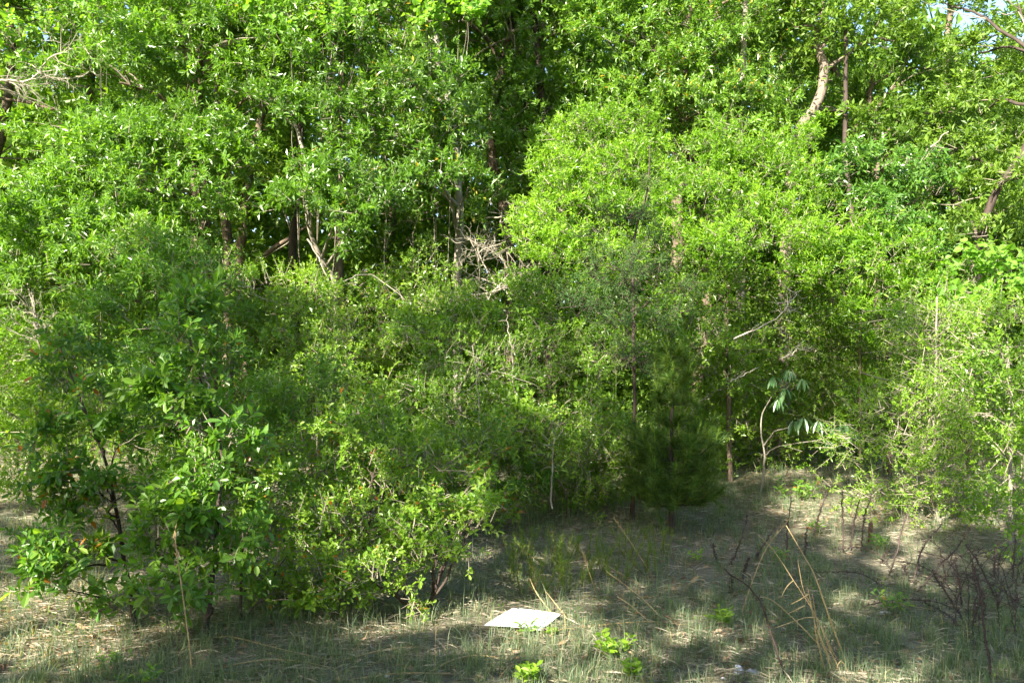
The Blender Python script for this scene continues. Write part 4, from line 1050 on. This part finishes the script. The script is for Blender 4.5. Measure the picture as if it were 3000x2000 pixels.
stalk('long grey stalk slanting across the golden clump', [z3(1075, 1440), z3(960, 1130), z3(870, 870), z3(800, 740), z3(680, 535)], .007)

def clump():
    foot = G(*z3(960, 1500))
    t = thing('dry_grass_clump', 'clump of tall golden dry grass stalks fanning up beside the dark weed stalk', 'grass clump', foot)
    for pts in ([(940, 1500), (880, 1280), (860, 1130), (820, 940)], [(1000, 1490), (920, 1300), (870, 1190), (840, 1050), (790, 950), (755, 760)], [(1020, 1480), (960, 1330), (875, 1130), (830, 1050), (750, 930), (600, 700), (490, 590)],
                [(960, 1400), (860, 1280), (700, 1120), (580, 1020), (490, 1000)], [(1060, 1460), (990, 1370), (940, 1260), (880, 1150)], [(920, 1480), (905, 1360), (870, 1230), (865, 1100)], [(1040, 1500), (980, 1380), (910, 1300)], [(980, 1510), (950, 1390), (900, 1260), (850, 980)]):
        l = stalk_line([z3(*p) for p in pts]); b = Buf(); tube(b, l, np.linspace(.0050, .0022, len(l)), 5); b.build('stalk', M['gold'], t, smooth=True)
    for pts in ([(870, 1135), (800, 1140), (720, 1165), (610, 1205)], [(800, 1060), (740, 1090), (690, 1112)], [(725, 895), (680, 940), (650, 1000)], [(830, 980), (770, 1020), (710, 1050)], [(1000, 1500), (1040, 1420), (1100, 1520)], [(940, 1490), (900, 1440), (930, 1540)]):
        Y = foot[1]; l = smooth_line([W(*z3(*p), Y) for p in pts], 7); b = Buf(); tube(b, l, np.linspace(.0045, .0015, 7), 4); b.build('leaf', M['gold'], t, smooth=True)
clump()

# ------------------------------------------------------------------ dead dark weed stalks
WEED = [
 ([(680, 740), (690, 560), (710, 320)], 'dark dead weed, tall and straight, beside the big-toothed seedling'),
 ([(800, 740), (808, 650), (815, 550)], 'short thick dark weed stub among green seedlings'),
 ([(850, 620), (900, 450), (942, 320)], 'dark weed leaning away behind the green seedlings'),
 ([(1055, 720), (1050, 500), (1050, 305)], 'straightest dark weed standing in the sunny straw patch'),
 ([(1105, 725), (1120, 540), (1160, 360)], 'dark weed bowed slightly, next to the straightest one'),
 ([(1170, 700), (1195, 480), (1238, 325)], 'tall dark weed next to the small stump'),
 ([(1350, 880), (1410, 690), (1440, 550), (1482, 430)], 'dark weed leaning in front of the wispy shrub foot'),
 ([(1510, 930), (1560, 720), (1610, 630), (1695, 525)], 'thick dark weed curving up under the wispy shrub'),
 ([(1530, 980), (1690, 800), (1800, 680), (1890, 555)], 'long dark weed slanting across the arching thicket'),
 ([(1300, 785), (1325, 740), (1348, 695)], 'little dark weed stub behind the arched fallen one'),
 ([(320, 790), (370, 660), (425, 480)], 'dark weed leaning near the pine shade'),
 ([(390, 890), (410, 820), (440, 740)], 'short dark weed low in the shade behind the golden stalks'),
 ([(310, 985), (315, 930), (318, 880)], 'small black weed stub before the yellow-green seedling'),
 ([(470, 760), (520, 680), (600, 560)], 'thin dark weed crossing behind the inward leaning stalk'),
 ([(1860, 1190), (1750, 1010), (1690, 920), (1640, 850)], 'dark weed tilted back toward the stump, low in the thicket'),
 ([(1830, 1070), (1815, 900), (1785, 760)], 'thin dark weed upright inside the arching thicket'),
 ([(2060, 1030), (1990, 880), (1930, 760), (1860, 655)], 'thick dark weed arching over the thicket'),
 ([(1985, 1110), (1945, 930), (1895, 750)], 'dark weed doubled beside the thick arching one'),
 ([(2030, 1545), (1995, 1320), (1965, 1100), (1970, 940)], 'very long dark weed rising from the bottom edge'),
 ([(2040, 885), (2050, 760), (2065, 640)], 'dark weed in front of the shaded edge bush'),
 ([(2165, 925), (2172, 780), (2185, 610)], 'dark weed closest to the picture edge'),
 ([(670, 1560), (640, 1420), (610, 1330), (545, 1110), (455, 955), (270, 820)], 'long knobbly dark weed bending over in front of the golden clump'),
 ([(240, 800), (215, 740), (200, 660)], 'faint dark weed under the pine, thinner than its neighbours'),
 ([(1440, 940), (1460, 860), (1455, 800)], 'tiny dark weed between two leaning ones'),
]
def knobbly(buf, l, r, n=110):
    tube(buf, l, np.linspace(r, r * .6, len(l)), 5)
    i = rng.integers(0, len(l), n); P = l[i] + rng.normal(size=(n, 3)) * .004
    leaves(buf, P, rng.normal(size=(n, 3)) + [0, 0, .4], rng.normal(size=(n, 3)), rng.uniform(.016, .042, n), .009, 'd')
for pts, lab in WEED:
    l = stalk_line([z3(*p) for p in pts], n=18) + rng.normal(size=(18, 3)) * .004
    b = Buf(); knobbly(b, l, .0095)
    o = b.build('dead_weed', M['weed'], smooth=True, origin=l[0]); tag(o, lab, 'dead weed', 'dark dead weed stalks')
for k in range(20):
    fx, fy = rng.uniform(1640, 2230), rng.uniform(880, 1330)
    hh = rng.uniform(170, 420); ln = rng.normal() * 110
    l = stalk_line([z3(fx, fy), z3(fx + ln * .25, fy - hh * .45), z3(fx + ln * .6, fy - hh * .8), z3(fx + ln * 1.3, fy - hh)], n=18) + rng.normal(size=(18, 3)) * .004
    b = Buf(); knobbly(b, l, rng.uniform(.004, .0065), 45)
    # forks
    for q in range(3):
        i = rng.integers(6, 16); e = l[i] + rng.normal(size=3) * [.16, .10, .05] + [0, 0, .16]; tube(b, smooth_line([l[i], (l[i] + e) / 2 + rng.normal(size=3) * .02, e], 5), np.linspace(.0035, .0015, 5), 4)
    o = b.build('dead_weed', M['weed'], smooth=True, origin=l[0]); tag(o, 'thin dark dead weed stalk within the dense arching thicket by the shaded edge bush', 'dead weed', 'dark dead weeds of the dense thicket')
for pts, lab in [([(985, 725), (1150, 745), (1290, 800), (1400, 890)], 'arched fallen dark weed below the upright row'), ([(880, 870), (1150, 930), (1330, 975)], 'reddish fallen weed lying level under the arched one'),
                 ([(2235, 1105), (2050, 1010), (1850, 950), (1600, 900)], 'long fallen weed lying across the foot of the thicket'), ([(1420, 800), (1550, 870), (1700, 960), (1850, 1130)], 'fallen dark weed sloping through the thicket'),
                 ([(1180, 1100), (1400, 1110), (1650, 1120), (1800, 1130)], 'grey fallen weed lying on the grass in front of the thicket'), ([(1560, 1060), (1750, 1230), (1900, 1330)], 'thin fallen weed pointing to the bottom corner')]:
    P = [G(*z3(*p)) + [0, 0, .05 + .08 * math.sin(math.pi * k / max(1, len(pts) - 1))] for k, p in enumerate(pts)]
    l = smooth_line(P, 18); b = Buf(); knobbly(b, l, .007)
    o = b.build('fallen_weed', M['weed'], smooth=True, origin=l[0]); tag(o, lab, 'dead weed', 'dark dead weed stalks')

# ------------------------------------------------------------------ stones and stump
def stone(label, px, py, r, col):
    c = G(px, py); th = 10
    V = [c + [0, 0, r[2]]]; V[0] = V[0] + rng.normal(size=3) * r[2] * .1
    for k, ph in enumerate((.5, 1.0, 1.45, 1.9)):
        for i in range(th):
            a = i / th * 6.28
            q = 1 + rng.normal() * .13
            V.append(c + np.array([math.cos(a) * math.sin(ph) * r[0] * q, math.sin(a) * math.sin(ph) * r[1] * q, math.cos(ph) * r[2] * q]))
    T = [(0, 1 + i, 1 + (i + 1) % th) for i in range(th)]
    Q = [(1 + k * th + i, 1 + (k + 1) * th + i, 1 + (k + 1) * th + (i + 1) % th, 1 + k * th + (i + 1) % th) for k in range(3) for i in range(th)]
    b = Buf(); b.add(np.array(V), T, Q)
    o = b.build('stone', M[col], origin=c)
    tag(o, label, 'stone', 'pale stones in the grass')
M['stone'] = bark_mat('grey_stone', (.24, .22, .22), (.46, .43, .43), 22, (1, 1, 1), bump=.6)
M['stonepale'] = bark_mat('pale_stone', (.42, .40, .41), (.66, .64, .64), 18, (1, 1, 1), bump=.5)
stone('pale pointed stone half sunk in grass near the golden clump', 2163, 1972, (.042, .04, .060), 'stonepale')
stone('flat grey mottled stone next to the pale pointed one', 2205, 1978, (.065, .05, .045), 'stone')
stone('small white stone in front of the pale pointed one', 2120, 1992, (.028, .025, .022), 'stonepale')
stone('little white pebble below the sparkleberry', 1132, 1982, (.022, .02, .02), 'stonepale')
stone('pale flat stone under the low seedling in the thicket shade', 2592, 1795, (.07, .03, .018), 'stonepale')
b = G(2548, 1590)
o = Buf(); tube(o, smooth_line([b - [0, 0, .02], W(2549, 1560, b[1]), W(2551, 1532, b[1])], 5, .002), [.030, .026, .025, .025, .024], 9, rough=.06)
o2 = o.build('small_stump', M['barkred'], smooth=True, origin=b); tag(o2, 'small cut reddish stump standing in the sunny straw', 'stump')

# ------------------------------------------------------------------ ground cover: straw thatch, grass, dead leaves
def scatter(n, y0=5.3, y1=15.5, power=1.7):
    u = rng.random(n); y = y0 * (y1 / y0) ** (u ** .9)
    x = (rng.random(n) * 2 - 1) * (y * .67 + .4)
    return x, y
def noise2(x, y, s, seed):
    r = np.random.default_rng(seed); v = np.zeros_like(x)
    for _ in range(7):
        a = r.random() * 6.28; k = s * r.uniform(.6, 1.7)
        v += np.sin((x * math.cos(a) + y * math.sin(a)) * k + r.random() * 6.28)
    return v / 3.7
def straw():
    n = 85000
    x, y = scatter(n)
    dens = noise2(x, y, 2.2, 3)
    m = rng.random(n) < np.clip(.62 + .45 * dens, .12, 1); x, y = x[m], y[m]; n = len(x)
    az = rng.normal(size=n) * 1.0 + np.where(rng.random(n) < .5, 0, math.pi)
    d = np.stack([np.cos(az), np.sin(az), rng.normal(size=n) * .16 + .05], 1)
    B = np.stack([x, y, gz(x, y) + rng.random(n) ** 2 * .05 + .004], 1)
    b = Buf()
    leaves(b, B, d, rng.normal(size=(n, 3)) * .5 + [0, 0, 1], rng.uniform(.05, .20, n), rng.uniform(.0022, .0048, n), 'd', None, .10)
    b.build('dry_straw', M['straw'], kind='stuff')
def grass():
    nt_ = 10500
    tx, ty = scatter(nt_)
    dn = noise2(tx, ty, 1.5, 9)
    m = rng.random(nt_) < np.clip(.62 + .5 * dn, .15, 1); tx, ty = tx[m], ty[m]; nt_ = len(tx)
    size = rng.uniform(.45, 1.1, nt_) * np.where(rng.random(nt_) < .10, 1.7, 1)
    k = np.repeat(np.arange(nt_), 13); n = len(k)
    az = rng.random(n) * 6.28; q = rng.random(n) ** .7 * .07 * size[k]
    x = tx[k] + np.cos(az) * q; y = ty[k] + np.sin(az) * q
    h = rng.uniform(.08, .24, n) * size[k]; lean = rng.uniform(.1, .85, n)
    o = np.stack([np.cos(az), np.sin(az), np.zeros(n)], 1)
    A = np.stack([x, y, gz(x, y) - .005], 1)
    M1 = A + o * (h * lean * .35)[:, None] + np.array([0, 0, 1]) * (h * .6)[:, None]
    E = A + o * (h * lean)[:, None] + np.array([0, 0, 1]) * (h * np.clip(1.02 - .5 * lean ** 2, .35, 1))[:, None]
    w = nrm(np.cross(o, [0, 0, 1.0]) + rng.normal(size=(n, 3)) * .4) * (rng.uniform(.0016, .0032, n))[:, None]
    V = np.stack([A - w, A + w, M1 + w * .8, M1 - w * .8, E], 1).reshape(-1, 3)
    i = np.arange(n)[:, None] * 5
    r = np.clip(rng.random(n) * .55 + rng.random(nt_)[k] * .45, 0, .999)
    b = Buf(); b.add(V, i + np.array([3, 2, 4]), i + np.array([0, 1, 2, 3]), r, r)
    b.build('grass', M['grass'], kind='stuff')
def litter():
    n = 9000
    x, y = scatter(n, 5.3, 17)
    d = noise2(x, y, 1.1, 21) + np.clip((y - 9.5) * .2, -.2, .9) + .9 * np.exp(-((x + 3) ** 2 / 2.5 + (y - 6.2) ** 2 / .8))
    m = rng.random(n) < np.clip(.26 + .5 * d, .05, 1); x, y = x[m], y[m]; n = len(x)
    B = np.stack([x, y, gz(x, y) + rng.random(n) * .035 + .008], 1)
    b = Buf(); az = rng.random(n) * 6.28
    leaves(b, B, np.stack([np.cos(az), np.sin(az), rng.normal(size=n) * .3], 1), rng.normal(size=(n, 3)) * .5 + [0, 0, 1], rng.uniform(.04, .09, n), rng.uniform(.02, .04, n), 'o', None, .25)
    b.build('leaf_litter', M['litter'], kind='stuff')
def twig_litter():
    n = 900
    x, y = scatter(n, 5.4, 16); az = rng.random(n) * 3.14; ln = rng.uniform(.05, .35, n)
    A = np.stack([x, y, gz(x, y) + .012 + rng.random(n) * .02], 1)
    Bq = A + np.stack([np.cos(az) * ln, np.sin(az) * ln, rng.normal(size=n) * .02 + .01], 1)
    b = Buf(); sticks(b, A, Bq, .0032, .0015)
    b.build('twig_litter', M['twig'], kind='stuff')
    n = 700; x, y = scatter(n, 5.4, 14); m = noise2(x, y, 1.3, 33) > .1; x, y = x[m], y[m]; k = np.repeat(np.arange(len(x)), 9); n = len(k)
    P = np.stack([x, y, gz(x, y)], 1)[k] + rng.normal(size=(n, 3)) * [.035, .035, 0] + [0, 0, .01] + np.array([0, 0, 1]) * (rng.random(n) * .06)[:, None]
    b = Buf(); leaves(b, P, rng.normal(size=(n, 3)) + [0, 0, .5], rng.normal(size=(n, 3)) * .5 + [0, -.2, 1], rng.uniform(.018, .04, n), rng.uniform(.009, .016, n), 'd')
    b.build('ground_weeds', M['sparkle'], kind='stuff')
straw(); grass(); litter(); twig_litter()
